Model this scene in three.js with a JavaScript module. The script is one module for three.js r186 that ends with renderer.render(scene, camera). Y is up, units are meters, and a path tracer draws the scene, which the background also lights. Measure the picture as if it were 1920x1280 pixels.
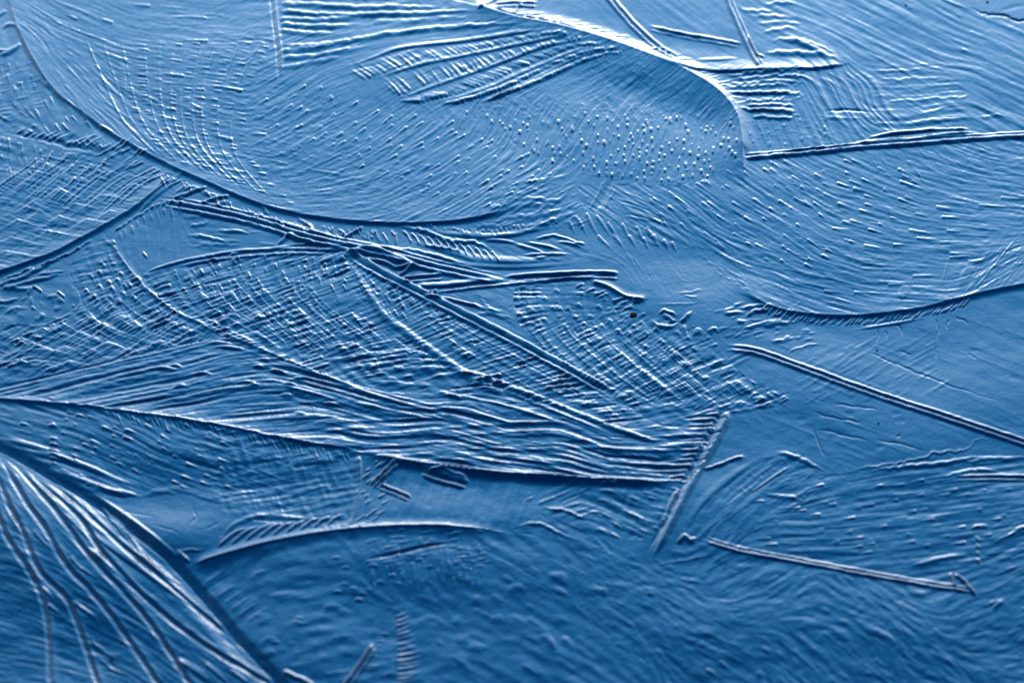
import * as THREE from 'three';

// ------------------------------------------------------------------ camera, sky, sun, exposure
const scene = new THREE.Scene();
const ELEV = 38 * Math.PI / 180, DIST = 1.5, FOV = 16;
const camera = new THREE.PerspectiveCamera(FOV, 1024 / 682, 0.01, 60);
camera.position.set(0, DIST * Math.sin(ELEV), DIST * Math.cos(ELEV));
camera.lookAt(0, 0, 0);
camera.focus = 1.58;
camera.userData.fStop = 8;

const renderer = new THREE.WebGLRenderer({ antialias: true });
renderer.setSize(1024, 682);
renderer.toneMapping = THREE.LinearToneMapping;
renderer.toneMappingExposure = 2.75;
renderer.shadowMap.enabled = true;

// winter sky: pale near the horizon, deep blue overhead
const SUN_AZ = 6;                                    // degrees to the right of straight ahead
const SKY = (() => {
  const W = 256, Hh = 256, d = new Float32Array(W * Hh * 4);
  const stops = [[0, 1.4861, 1.952, 2.6536], [10, 1.3133, 1.856, 2.6194], [26, 0.6808, 1.488, 2.4995], [38, 0.184, 1.056, 2.2256], [44, 0.03456, 0.736, 1.712], [50, 0.00576, 0.4, 1.0786], [62, 0.00096, 0.12, 0.3938], [75, 0.00048, 0.0416, 0.1541], [90, 0.00048, 0.0288, 0.1027]];
  for (let j = 0; j < Hh; j++) {
    const el = ((j + 0.5) / Hh - 0.5) * 180;
    let c;
    if (el < 0) { const k = Math.exp(el / 6); c = [0.05 + 1.5 * k, 0.08 + 1.94 * k, 0.12 + 2.3 * k]; }
    else {
      let i = 0; while (i < stops.length - 2 && el > stops[i + 1][0]) i++;
      const a = stops[i], b = stops[i + 1], t = Math.min(1, Math.max(0, (el - a[0]) / (b[0] - a[0])));
      c = [1, 2, 3].map(k => a[k] + (b[k] - a[k]) * t);
    }
    const low = Math.min(1, Math.max(0, (85 - el) / 45));  // the glow of the low sun spreads along the horizon
    for (let i = 0; i < W; i++) {
      const az = ((i + 0.5) / W - 0.5) * 360, da = Math.abs(((az + 90 - SUN_AZ + 540) % 360) - 180), f = 1 - 0.88 * low * (1 - Math.exp(-((da / 44) ** 2)));
      const o = (j * W + i) * 4; d[o] = c[0] * f; d[o + 1] = c[1] * f; d[o + 2] = c[2] * f; d[o + 3] = 1;
    }
  }
  const t = new THREE.DataTexture(d, W, Hh, THREE.RGBAFormat, THREE.FloatType);
  t.mapping = THREE.EquirectangularReflectionMapping; t.magFilter = THREE.LinearFilter; t.minFilter = THREE.LinearFilter;
  t.wrapS = THREE.RepeatWrapping; t.needsUpdate = true;
  return t;
})();
scene.background = SKY; scene.environment = SKY;

const sun = new THREE.DirectionalLight(new THREE.Color(1, 0.97, 0.92), 0.5);
sun.position.set(Math.sin(SUN_AZ * Math.PI / 180) * 1.25, 0.11, -Math.cos(SUN_AZ * Math.PI / 180) * 1.25); sun.target.position.set(0, 0, 0);
sun.castShadow = true; sun.shadow.radius = 50; sun.shadow.mapSize.set(2048, 2048);
Object.assign(sun.shadow.camera, { left: -1.2, right: 1.2, top: 1.2, bottom: -1.2, near: 0.1, far: 4 });
scene.add(sun, sun.target);

// ------------------------------------------------------------------ chart of the ice: survey units (1920 x 1280) laid on the plane y = 0
const TAN = Math.tan(FOV * Math.PI / 360), SE = Math.sin(ELEV), CE = Math.cos(ELEV);
const UNIT = DIST * TAN / 640;                       // metres per survey unit at the middle of the chart
function plan(u, v) {
  const a = (u / 960 - 1) * 1.5 * TAN, b = (1 - v / 640) * TAN;
  const dy = -SE + b * CE, dz = -CE - b * SE;
  const t = -DIST * SE / dy;
  return [a * t, DIST * CE + dz * t];
}
let seed = 12345;
const rnd = () => { seed = (seed + 0x6D2B79F5) | 0; let t = Math.imul(seed ^ seed >>> 15, 1 | seed); t = t + Math.imul(t ^ t >>> 7, 61 | t) ^ t; return ((t ^ t >>> 14) >>> 0) / 4294967296; };
const rr = (a, b) => a + (b - a) * rnd();
const sm = t => t <= 0 ? 0 : t >= 1 ? 1 : t * t * (3 - 2 * t);
const RAD = Math.PI / 180;
function hsh(i, j) { let n = Math.imul(i, 374761393) + Math.imul(j, 668265263) | 0; n = Math.imul(n ^ n >>> 13, 1274126177); return ((n ^ n >>> 16) >>> 0) / 2147483648 - 1; }
function noise(x, y) {
  const i = Math.floor(x), j = Math.floor(y), u = sm(x - i), v = sm(y - j);
  const a = hsh(i, j), b = hsh(i + 1, j), c = hsh(i, j + 1), e = hsh(i + 1, j + 1);
  return a + (b - a) * u + (c - a) * v + (a - b - c + e) * u * v;
}

// grid lines: close in the middle, wider towards the far edges
const STEP = 1.62;
function lines(n, m) {
  const o = []; let x = -70; while (x < n + 70) { o.push(x); x += STEP; }
  const l = []; let g = STEP, p = -70; while (p > -m) { g *= 1.08; p -= g; l.push(p); }
  const r = []; g = STEP; p = o[o.length - 1]; while (p < n + m) { g *= 1.08; p += g; r.push(p); }
  return Float64Array.from([...l.reverse(), ...o, ...r]);
}
const xs = lines(1920, 620), ys = lines(1280, 520), NX = xs.length, NY = ys.length;
const H = new Float32Array(NX * NY), P = new Int32Array(NX * NY), plateOf = new Int16Array(NX * NY);
function idx(a, x) { let l = 0, r = a.length - 1; while (r - l > 1) { const m = (l + r) >> 1; if (a[m] <= x) l = m; else r = m; } return l; }
const cellAt = (x, y) => idx(ys, y) * NX + idx(xs, x);

// ------------------------------------------------------------------ things and parts
const things = [], parts = [];
function thing(name, label, category, group, kind) { const t = { name, label, category, group, kind, base: -1, n: 0 }; things.push(t); return t; }
function part(t, name) { parts.push({ t, name }); t.n++; return parts.length - 1; }
const basePart = (t, name) => (t.base = part(t, name));

// ------------------------------------------------------------------ curves and strokes
function spline(p, step = 5) {
  if (p.length < 3) { const [a, b] = p, n = Math.max(1, Math.ceil(Math.hypot(b[0] - a[0], b[1] - a[1]) / 12)), o = []; for (let i = 0; i <= n; i++) o.push([a[0] + (b[0] - a[0]) * i / n, a[1] + (b[1] - a[1]) * i / n]); return o; }
  const o = [];
  for (let i = 0; i < p.length - 1; i++) {
    const a = p[Math.max(0, i - 1)], b = p[i], c = p[i + 1], d = p[Math.min(p.length - 1, i + 2)];
    const n = Math.max(1, Math.ceil(Math.hypot(c[0] - b[0], c[1] - b[1]) / step));
    for (let k = 0; k < n; k++) {
      const t = k / n, t2 = t * t, t3 = t2 * t;
      o.push([0, 1].map(q => 0.5 * (2 * b[q] + (c[q] - a[q]) * t + (2 * a[q] - 5 * b[q] + 4 * c[q] - d[q]) * t2 + (3 * b[q] - a[q] - 3 * c[q] + d[q]) * t3)));
    }
  }
  o.push(p[p.length - 1]);
  return o;
}
const resample = (p, n) => {                          // n points at even steps along a polyline
  const c = [0]; for (let i = 1; i < p.length; i++) c.push(c[i - 1] + Math.hypot(p[i][0] - p[i - 1][0], p[i][1] - p[i - 1][1]));
  const o = []; let k = 0;
  for (let i = 0; i < n; i++) { const s = c[c.length - 1] * i / (n - 1); while (k < p.length - 2 && c[k + 1] < s) k++; const t = Math.min(1, (s - c[k]) / ((c[k + 1] - c[k]) || 1)); o.push([p[k][0] + (p[k + 1][0] - p[k][0]) * t, p[k][1] + (p[k + 1][1] - p[k][1]) * t]); }
  return o;
};
const offs = (p, d) => p.map((q, i) => { const a = p[Math.max(0, i - 1)], b = p[Math.min(p.length - 1, i + 1)], l = Math.hypot(b[0] - a[0], b[1] - a[1]) || 1; return [q[0] - (b[1] - a[1]) / l * d, q[1] + (b[0] - a[0]) / l * d]; });
const PROF = {
  round: t => { const a = 1 - t * t; return a * a; },
  sharp: t => (1 - t) * (1 - t),
  tent: t => 1 - t,
  flat: t => 1 - sm((t - 0.45) / 0.55),
};
const best = new Float32Array(NX * NY), stamp = new Int32Array(NX * NY); let stampN = 0;
// a raised (h > 0) or sunken (h < 0) line; w = [width on the left hand, width on the right hand] of its direction; with x to the right the right hand is below
function ridge(pts, o = {}) {
  const line = o.raw ? pts : spline(pts);
  const w0 = Array.isArray(o.w) ? o.w[0] : o.w, w1 = Array.isArray(o.w) ? o.w[1] : o.w, h = o.h, tp = o.taper || [0.1, 0.1], prof = PROF[o.prof || 'round'];
  if (o.wob) { const s = rnd() * 1000; for (let i = 0; i < line.length; i++) line[i] = [line[i][0] + noise(i * 0.6 + s, 3) * o.wob, line[i][1] + noise(i * 0.6 + s, 9) * o.wob]; }
  const cum = [0]; for (let i = 1; i < line.length; i++) cum.push(cum[i - 1] + Math.hypot(line[i][0] - line[i - 1][0], line[i][1] - line[i - 1][1]));
  const L = cum[cum.length - 1] || 1, wm = Math.max(w0, w1), id = ++stampN, touched = [], bs = rnd() * 1000;
  for (let i = 0; i < line.length - 1; i++) {
    const [ax, ay] = line[i], [bx, by] = line[i + 1], dx = bx - ax, dy = by - ay, l2 = dx * dx + dy * dy || 1e-6, ln = Math.sqrt(l2);
    const i0 = idx(xs, Math.min(ax, bx) - wm), i1 = idx(xs, Math.max(ax, bx) + wm) + 1, j0 = idx(ys, Math.min(ay, by) - wm), j1 = idx(ys, Math.max(ay, by) + wm) + 1;
    for (let j = j0; j <= j1 && j < NY; j++) for (let k = i0; k <= i1 && k < NX; k++) {
      const px = xs[k] - ax, py = ys[j] - ay;
      let t = (px * dx + py * dy) / l2; t = t < 0 ? 0 : t > 1 ? 1 : t;
      const ex = px - dx * t, ey = py - dy * t, d = Math.sqrt(ex * ex + ey * ey);
      if (d >= wm) continue;
      const s = (cum[i] + ln * t) / L;
      const tap = (tp[0] > 0 ? sm(s / tp[0]) : 1) * (tp[1] > 0 ? sm((1 - s) / tp[1]) : 1);
      const w = ((dx * py - dy * px) >= 0 ? w1 : w0) * (o.keepW ? 1 : 0.4 + 0.6 * tap);
      if (d >= w) continue;
      let v = prof(d / w) * tap;
      if (o.bead) v *= 1 + o.bead * noise(s * L / (o.period || 8) + bs, 5);
      const c = j * NX + k;
      if (o.clip !== undefined && plateOf[c] !== o.clip) continue;
      if (stamp[c] !== id) { stamp[c] = id; best[c] = v; touched.push(c); } else if (v > best[c]) best[c] = v;
    }
  }
  const pid = o.part === undefined ? -1 : o.part, lim = o.mark || 0.3;
  for (const c of touched) { H[c] += h * best[c]; if (pid >= 0 && best[c] > lim) P[c] = pid; }
}
function inside(poly, x, y) { let r = false; for (let i = 0, j = poly.length - 1; i < poly.length; j = i++) { const [a, b] = poly[i], [c, d] = poly[j]; if ((b > y) !== (d > y) && x < (c - a) * (y - b) / (d - b) + a) r = !r; } return r; }
function flow(an) { return (x, y) => { let c = 0, s = 0; for (const [u, v, a] of an) { const w = 1 / ((x - u) ** 2 + (y - v) ** 2 + 400) ** 2.6; c += w * Math.cos(a * RAD); s += w * Math.sin(a * RAD); } return Math.atan2(s, c); }; }
const boxOf = a => a.length === 4 && typeof a[0] === 'number' ? [[a[0], a[1]], [a[2], a[1]], [a[2], a[3]], [a[0], a[3]]] : a;
// many strokes that follow a direction field inside an area of one plate
let HK = 1, RK = 1, BK = 0.7, QK = 1;                                   // height of fine strokes and of single ridges, per plate
function hatch(pl, area, o) {
  const poly = boxOf(area); let x0 = 1e9, x1 = -1e9, y0 = 1e9, y1 = -1e9;
  for (const [x, y] of poly) { x0 = Math.min(x0, x); x1 = Math.max(x1, x); y0 = Math.min(y0, y); y1 = Math.max(y1, y); }
  const [sx, sy] = Array.isArray(o.sp) ? o.sp : [o.sp, o.sp];
  const dir = typeof o.dir === 'number' ? () => o.dir * RAD : o.dir;
  const list = [];
  for (let y = y0, r = 0; y < y1; y += sy, r++) for (let x = x0 + (r % 2) * sx / 2; x < x1; x += sx) list.push([x + rr(-0.5, 0.5) * sx, y + rr(-0.5, 0.5) * sy]);
  for (const [x, y] of list) {
    const len = rr(...o.len), hh = rr(...o.h), w = rr(...o.w), skip = rnd(), jit = (rnd() - 0.5) * (o.jit || 0) * RAD;
    if (skip < (o.gap || 0) || !inside(poly, x, y)) continue;
    if (pl && plateOf[cellAt(x, y)] !== pl.id) continue;
    const pts = [[x, y]]; let px = x, py = y; const n = Math.max(2, Math.round(len / 6)), st = len / n;
    for (let i = 0; i < n; i++) { const a = dir(px, py) + jit; px += Math.cos(a) * st; py += Math.sin(a) * st; if (pl && plateOf[cellAt(px, py)] !== pl.id) break; pts.push([px, py]); }
    if (pts.length < 2) continue;
    const asym = o.asym || 1;
    const L = st * (pts.length - 1);
    let pid; if (o.own && pl && 2 * w * (1 + asym) / 2 >= 5.5 && L >= (o.minLen || 14) && x > 0 && x < 1920 && y > 0 && y < 1280 && pl.t.n < 290) pid = part(pl.t, o.own);
    ridge(pts, { raw: true, w: [w, w * asym], h: hh * (o.own === 'bead_ridge' || o.own === 'bead' ? BK : HK), taper: o.taper || [0.2, 0.6], prof: o.prof || 'round', part: pid, mark: 0.25, clip: pl ? pl.id : undefined, keepW: o.keepW, bead: o.bead, period: o.period });
  }
}
function beads(pl, area, sp, r, h, own) { hatch(pl, area, { sp, dir: 90, len: [r[0] * 0.5, r[1] * 0.7], w: r, h, taper: [0, 0], own, minLen: 3, gap: 0.25 }); }
// striation: noise drawn out along a direction field, left in the array F for the cells of one plate
const F1 = new Float32Array(NX * NY), F2 = new Float32Array(NX * NY);
const WIDE = [-330, -300, 2250, 1580];
let wander = 3;                                       // degrees by which striations stray
function comb(F, pl, dir, wl, len, box = WIDE) {
  const [x0, y0, x1, y1] = box, gs = 10, gw = Math.ceil((x1 - x0) / gs) + 3, gh = Math.ceil((y1 - y0) / gs) + 3, gc = new Float32Array(gw * gh), gsn = new Float32Array(gw * gh), off = (pl.id * 37 + wl * 11) % 97;
  const i0 = idx(xs, x0) + 1, i1 = idx(xs, x1), j0 = idx(ys, y0) + 1, j1 = idx(ys, y1);
  const need = new Uint8Array(gw * gh);
  for (let j = j0; j <= j1; j++) for (let i = i0; i <= i1; i++) if (plateOf[j * NX + i] === pl.id) need[Math.floor((ys[j] - y0) / gs) * gw + Math.floor((xs[i] - x0) / gs)] = 1;
  const m = Math.ceil(len / 2 / gs) + 1;
  const rowNeed = (b, a) => { for (let q = Math.max(0, b - m); q <= Math.min(gh - 1, b + m); q += 2) for (let r = Math.max(0, a - m); r <= Math.min(gw - 1, a + m); r += 2) if (need[q * gw + r]) return true; return need[b * gw + a]; };
  for (let b = 0; b < gh; b++) for (let a = 0; a < gw; a++) { if (!rowNeed(b, a)) continue; const gx = x0 + (a + 0.5) * gs, gy = y0 + (b + 0.5) * gs, t = dir(gx, gy) + wander * RAD * noise(gx / 60 + 31, gy / 44); gc[b * gw + a] = Math.cos(t); gsn[b * gw + a] = Math.sin(t); }
  const st = Math.max(2, wl * 0.8), n = Math.max(2, Math.round(len / 2 / st)), k = 2.2 / Math.sqrt(2 * n + 1) * Math.sqrt(1 + wl / st * 0.5);
  for (let j = j0; j <= j1; j++) for (let i = i0; i <= i1; i++) {
    const c = j * NX + i; if (plateOf[c] !== pl.id) continue;
    let v = noise(xs[i] / wl + off, ys[j] / wl);
    for (let d = -1; d <= 1; d += 2) { let x = xs[i], y = ys[j]; for (let q = 0; q < n; q++) { const g = Math.min(gh - 1, Math.max(0, Math.floor((y - y0) / gs))) * gw + Math.min(gw - 1, Math.max(0, Math.floor((x - x0) / gs))); x += d * st * gc[g]; y += d * st * gsn[g]; v += noise(x / wl + off, y / wl); } }
    F[c] = v * k;
  }
}
function shape(pl, f, box = WIDE) { const [x0, y0, x1, y1] = box; for (let j = idx(ys, y0) + 1; j <= idx(ys, y1); j++) for (let i = idx(xs, x0) + 1; i <= idx(xs, x1); i++) { const c = j * NX + i; if (plateOf[c] === pl.id) H[c] += 0.3 * f(c, xs[i], ys[j]); } }
const striate = (pl, dir, wl, len, h) => { comb(F1, pl, typeof dir === 'number' ? () => dir * RAD : dir, wl, len); shape(pl, c => h * F1[c]); };
// ribs along one direction carry barbs of another: strips with barbs alternate with smooth strips
function feather(pl, ribDir, barbDir, o) {
  comb(F1, pl, ribDir, o.rib, o.ribLen); comb(F2, pl, barbDir, o.barb, o.barbLen);
  shape(pl, (c, x, y) => { const g = sm(0.5 + 1.1 * F1[c]), q = sm(0.55 + 0.9 * noise(x / 46 + 5, y / 30)); return o.h1 * F1[c] + o.h2 * F2[c] * (0.35 + 1.2 * g * q); });
}
// a family of curves between two guide curves
function ribs(pl, a, b, n, o) {
  const A = resample(spline(a), 30), B = resample(spline(b), 30);
  for (let i = 0; i < n; i++) {
    const t = n > 1 ? Math.min(1, Math.max(0, (i + rr(-0.45, 0.45)) / (n - 1))) : 0.5, s = rr(0, o.cut || 0), e = 1 - rr(0, o.cut || 0);
    const L = A.map((p, k) => [p[0] + (B[k][0] - p[0]) * t, p[1] + (B[k][1] - p[1]) * t]).filter((p, k) => k / 29 >= s && k / 29 <= e);
    if (L.length < 3) continue;
    ridge(L, { w: o.w, h: rr(...o.h) * QK, taper: o.taper || [0.15, 0.15], prof: o.prof, bead: o.bead, period: o.period, part: o.own && pl.t.n < 290 ? part(pl.t, o.own) : undefined, clip: o.clip === false || !pl ? undefined : pl.id, wob: o.wob });
    if (o.barb) for (const p of resample(L, Math.max(3, Math.round(L.length * o.barb.n)))) {
      const clump = noise(p[0] / 26 + i * 3.1, p[1] / 22); if (rnd() < (o.barb.gap || 0.2) + clump * 0.5) continue;
      const len = rr(...o.barb.len) * (1 + 0.8 * Math.max(0, -clump)), ang = (o.barb.dir + rr(-4, 4)) * RAD;
      ridge([p, [p[0] + Math.cos(ang) * len, p[1] + Math.sin(ang) * len]], { w: o.barb.w, h: rr(...o.barb.h) * 0.6, taper: [0.08, 0.7], clip: pl ? pl.id : undefined, part: o.barb.own && len > 16 && pl.t.n < 290 ? part(pl.t, o.barb.own) : undefined });
    }
  }
}
// a stepped facet: a triangular terrace that is highest along two arms meeting in an apex, with fine ribs across it
function chevron(pl, x, y, d1, l1, d2, l2, h = 1, rib = 6) {
  const ax = Math.cos(d1 * RAD), ay = Math.sin(d1 * RAD), bx = Math.cos(d2 * RAD), by = Math.sin(d2 * RAD), det = ax * by - ay * bx, sn = Math.abs(det);
  const X = [x, x + ax * l1, x + bx * l2, x - 4, x + 4], Y = [y, y + ay * l1, y + by * l2, y - 4, y + 4];
  const pid = pl.t.n < 290 ? part(pl.t, 'step') : -1, ph = rnd() * rib;
  for (let j = idx(ys, Math.min(...Y)); j <= idx(ys, Math.max(...Y)) + 1; j++) for (let i = idx(xs, Math.min(...X)); i <= idx(xs, Math.max(...X)) + 1; i++) {
    const c = j * NX + i; if (plateOf[c] !== pl.id) continue;
    const px = xs[i] - x, py = ys[j] - y, a = (px * by - py * bx) / det, b = (ax * py - ay * px) / det;
    const da = a * sn, db = b * sn;                   // distance inside from the second and from the first arm
    if (da < -2 || db < -2) continue;
    const f = 1 - Math.max(0, a) / l1 - Math.max(0, b) / l2; if (f <= 0) continue;
    const e = sm((Math.min(da, db) + 2) / 3.5), q = ((a + ph) % rib) / rib, w = q < 0.35 ? q / 0.35 : (1 - q) / 0.65;
    H[c] += h * e * Math.sqrt(f) * (0.72 + 0.28 * f) + e * 0.3 * h * (w - 0.5) * Math.min(1, f * 2.2);
    if (pid >= 0) P[c] = pid;
  }
}
const chevrons = (pl, list, h, w) => { for (const a of list) chevron(pl, ...a, h, w); };
// ice needle: parallel ridges, each [offset, width above, width below, height]
function needle(label, pts, rows, o = {}) {
  const t = thing(o.name || 'ice_needle', label, o.category || 'ice needle', o.group === undefined ? 'ice needles frozen into the sheet' : o.group);
  const l = spline(pts);
  rows.forEach(([d, a, b, h], i) => {
    const id = i === 0 ? basePart(t, 'shaft') : part(t, h < 0 ? 'groove' : 'flank_ridge');
    ridge(offs(l, d), { raw: true, w: [a * 1.15, b * 1.15], h: h * 0.9, taper: o.taper || [0.14, 0.14], prof: o.prof || 'round', part: id, mark: 0.12, bead: o.bead || 0.18, period: o.period || 22, wob: 0.5 });
  });
  return t;
}
// a rim along a curve: fin = width of the fall on the left hand, fout = on the right hand
function rim(pl, pts, fin, fout, h, o = {}) {
  ridge(pts, { w: [fin, fout], h, taper: o.taper || [0.04, 0.04], prof: o.prof || 'sharp', keepW: true, bead: o.bead, period: o.period });
  ridge(pts, { w: [3.5, 4], h: o.crest || 0.4, taper: o.taper || [0.04, 0.04], part: pl ? part(pl.t, 'rim') : undefined, mark: 0.05 });
}
function teeth(pl, pts, ang, o) {                     // short strokes set along a curve
  const l = spline(pts); let L = 0; for (let i = 1; i < l.length; i++) L += Math.hypot(l[i][0] - l[i - 1][0], l[i][1] - l[i - 1][1]);
  for (const p of resample(l, Math.max(2, Math.round(L / o.sp)))) {
    if (rnd() < (o.gap || 0.1)) continue;
    const a = (ang + rr(-1, 1) * (o.jit || 6)) * RAD, len = rr(...o.len), q = [p[0] + rr(-2, 2), p[1] + rr(-2, 2)];
    ridge([q, [q[0] + Math.cos(a) * len * 0.5, q[1] + Math.sin(a) * len * 0.5 + (o.sag || 0)], [q[0] + Math.cos(a) * len, q[1] + Math.sin(a) * len]], { w: o.w, h: rr(...o.h), taper: o.taper || [0.2, 0.5], part: o.own && len > 13 && pl.t.n < 290 ? part(pl.t, o.own) : undefined });
  }
}

// ------------------------------------------------------------------ the plates (later ones lie over earlier ones)
const plates = [];
function plate(name, label, category, poly, group) {
  const t = name === 'ice_sheet' ? thing(name, label, category, null, 'structure') : thing(name, label, category, group);
  const pl = { t, id: plates.length }; plates.push(pl);
  const base = basePart(t, 'surface');
  if (!poly) { P.fill(base); plateOf.fill(0); return pl; }
  const sp = spline([...poly, poly[0]], 8);
  let x0 = 1e9, x1 = -1e9, y0 = 1e9, y1 = -1e9; for (const [x, y] of sp) { x0 = Math.min(x0, x); x1 = Math.max(x1, x); y0 = Math.min(y0, y); y1 = Math.max(y1, y); }
  for (let j = idx(ys, y0); j <= Math.min(NY - 1, idx(ys, y1) + 1); j++) {
    const y = ys[j], cr = [];
    for (let i = 0, k = sp.length - 1; i < sp.length; k = i++) { const [a, b] = sp[i], [c, d] = sp[k]; if ((b > y) !== (d > y)) cr.push((c - a) * (y - b) / (d - b) + a); }
    cr.sort((a, b) => a - b);
    for (let q = 0; q + 1 < cr.length; q += 2) for (let i = idx(xs, cr[q]) + 1; i < NX && xs[i] <= cr[q + 1]; i++) { const c = j * NX + i; P[c] = base; plateOf[c] = pl.id; }
  }
  return pl;
}
const GRP = 'feathered ice plates of the sheet';
const BASE = plate('ice_sheet', 'smooth blue ice sheet between the feathered plates', 'ice sheet');
const TR = plate('ice_plate', 'pale streaked ice plate filling the upper right corner', 'ice plate', [[880, -600], [880, 10], [960, 36], [1130, 76], [1290, 130], [1360, 172], [1390, 225], [1396, 296], [1560, 280], [1640, 262], [1780, 246], [1920, 250], [2600, 200], [2600, -600]], GRP);
const FAR = plate('ice_plate', 'thin smooth sliver of ice beyond the crack at the top right corner', 'ice plate', [[1740, -60], [1770, 0], [1800, 13], [1850, 25], [1905, 38], [2000, 50], [2600, 60], [2600, -600], [1740, -600]], GRP);
const A = plate('ice_plate', 'largest feathered ice plate, a wide lens across the top with beaded striations', 'ice plate', [[0, -300], [8, -20], [30, 45], [60, 110], [110, 180], [190, 240], [280, 292], [380, 340], [520, 392], [680, 416], [760, 419], [840, 416], [900, 408], [960, 392], [1030, 368], [1085, 330], [1200, 345], [1300, 345], [1370, 325], [1395, 298], [1392, 240], [1365, 175], [1290, 130], [1130, 76], [1040, 50], [960, 34], [880, 8], [860, -100], [860, -300]], GRP);
const B = plate('ice_plate', 'broad feathered lens of ice at the right edge with slanting beaded lines', 'ice plate', [[1085, 345], [1200, 345], [1300, 345], [1392, 300], [1560, 282], [1700, 266], [1920, 254], [2500, 220], [2500, 420], [1920, 535], [1800, 560], [1720, 578], [1640, 588], [1560, 590], [1480, 583], [1430, 568], [1410, 535], [1370, 490], [1300, 462], [1200, 455], [1130, 420], [1090, 380]], GRP);
const D = plate('ice_plate', 'small beaded wedge of ice at the upper left edge', 'ice plate', [[-500, -300], [0, -100], [10, 0], [30, 45], [60, 110], [110, 180], [190, 240], [280, 292], [340, 326], [220, 298], [120, 284], [50, 268], [0, 248], [-500, 150]], GRP);
const E = plate('ice_plate', 'left edge feather of stepped chevrons under the beaded wedge', 'ice plate', [[-500, 150], [0, 248], [60, 270], [120, 284], [220, 298], [345, 327], [310, 345], [280, 368], [250, 390], [200, 420], [150, 447], [100, 473], [50, 492], [0, 510], [-500, 640]], GRP);
const F = plate('ice_plate', 'smooth kite shaped ice patch below the left end of the long needle', 'ice plate', [[205, 442], [240, 412], [290, 380], [340, 382], [440, 412], [560, 440], [640, 466], [540, 468], [440, 472], [360, 484], [285, 508], [258, 515], [235, 485]], GRP);
const G = plate('ice_plate', 'rough patch of broken ice flakes at the left edge', 'ice plate', [[-500, 660], [-500, 560], [0, 522], [60, 500], [128, 488], [132, 530], [150, 560], [120, 590], [60, 610], [0, 612]], GRP);
const Hh = plate('ice_plate', 'left feather of diamond chevrons with pitted upper corner', 'ice plate', [[-500, 820], [-500, 680], [0, 612], [60, 610], [120, 590], [150, 560], [130, 500], [200, 443], [225, 482], [252, 518], [282, 548], [330, 583], [385, 610], [428, 630], [380, 640], [300, 655], [150, 690], [0, 718]], GRP);
const I = plate('ice_plate', 'oval feather of nested chevrons left of the smooth rib', 'ice plate', [[266, 512], [330, 492], [400, 478], [480, 471], [560, 468], [636, 468], [664, 505], [690, 548], [720, 590], [765, 625], [830, 690], [900, 722], [800, 735], [700, 730], [600, 700], [500, 660], [428, 632], [385, 610], [330, 583], [285, 548]], GRP);
const J = plate('ice_plate', 'narrow barbed strip of ice between smooth rib and slanting needle', 'ice plate', [[640, 474], [700, 510], [780, 556], [900, 618], [1000, 668], [1110, 725], [1180, 765], [1250, 800], [1160, 805], [1060, 776], [960, 742], [830, 690], [765, 625], [720, 590], [690, 548], [664, 505]], GRP);
const K = plate('ice_plate', 'fan shaped feather of crossed barbs in the middle right of the sheet', 'ice plate', [[960, 540], [1000, 526], [1080, 522], [1120, 545], [1180, 575], [1240, 600], [1300, 612], [1345, 645], [1372, 685], [1420, 720], [1485, 742], [1440, 765], [1360, 776], [1300, 800], [1250, 800], [1180, 765], [1110, 720], [1030, 665], [975, 610]], GRP);
const W = plate('ice_plate', 'smooth wrinkled wedge of ice right of the slanting needle', 'ice plate', [[795, 556], [860, 545], [960, 534], [962, 560], [975, 610], [1030, 665], [1100, 714], [1000, 664], [900, 612]], GRP);
const C = plate('ice_plate', 'smooth unmarked lens of ice at the centre right', 'ice plate', [[1090, 485], [1150, 472], [1230, 462], [1300, 466], [1360, 492], [1400, 522], [1412, 552], [1390, 572], [1300, 590], [1255, 588], [1205, 562], [1170, 556], [1140, 539], [1115, 530], [1160, 513]], GRP);
const V = plate('ice_plate', 'small winged ice plate with hanging barbs below the largest plate', 'ice plate', [[730, 424], [800, 430], [860, 448], [930, 462], [1030, 438], [1080, 448], [1105, 468], [1080, 486], [980, 492], [900, 490], [830, 474], [770, 452]], GRP);
const L = plate('ice_plate', 'long band of strong horizontal ridges across the lower middle', 'ice plate', [[-500, 850], [-500, 800], [0, 720], [150, 690], [300, 655], [385, 638], [430, 634], [500, 660], [600, 700], [700, 730], [800, 735], [900, 722], [960, 742], [1060, 776], [1160, 805], [1250, 800], [1300, 800], [1362, 776], [1340, 830], [1280, 908], [1130, 900], [1000, 893], [900, 885], [800, 870], [690, 852], [640, 838], [560, 828], [480, 812], [400, 798], [320, 785], [240, 775], [120, 760], [0, 748]], GRP);
const M = plate('ice_plate', 'dark lens of beaded ice below the left end of the ridged band', 'ice plate', [[-500, 850], [0, 750], [120, 762], [240, 776], [400, 799], [560, 829], [668, 848], [674, 900], [664, 960], [655, 992], [560, 985], [440, 968], [390, 938], [300, 922], [220, 935], [160, 925], [90, 888], [0, 838], [-500, 900]], GRP);
const N = plate('ice_plate', 'plume of bold diagonal ridges in the lower left corner', 'ice plate', [[-500, 860], [0, 838], [53, 866], [93, 890], [160, 930], [226, 975], [300, 1030], [350, 1078], [400, 1135], [450, 1195], [520, 1270], [560, 1320], [700, 1500], [-500, 1700]], GRP);
const Q = plate('ice_plate', 'smooth vertically streaked ice patch under the ridged band', 'ice plate', [[690, 853], [800, 872], [900, 887], [1130, 902], [1280, 910], [1245, 985], [1200, 1010], [1050, 1000], [960, 1000], [850, 990], [760, 988], [656, 993], [665, 960], [675, 900]], GRP);
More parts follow.
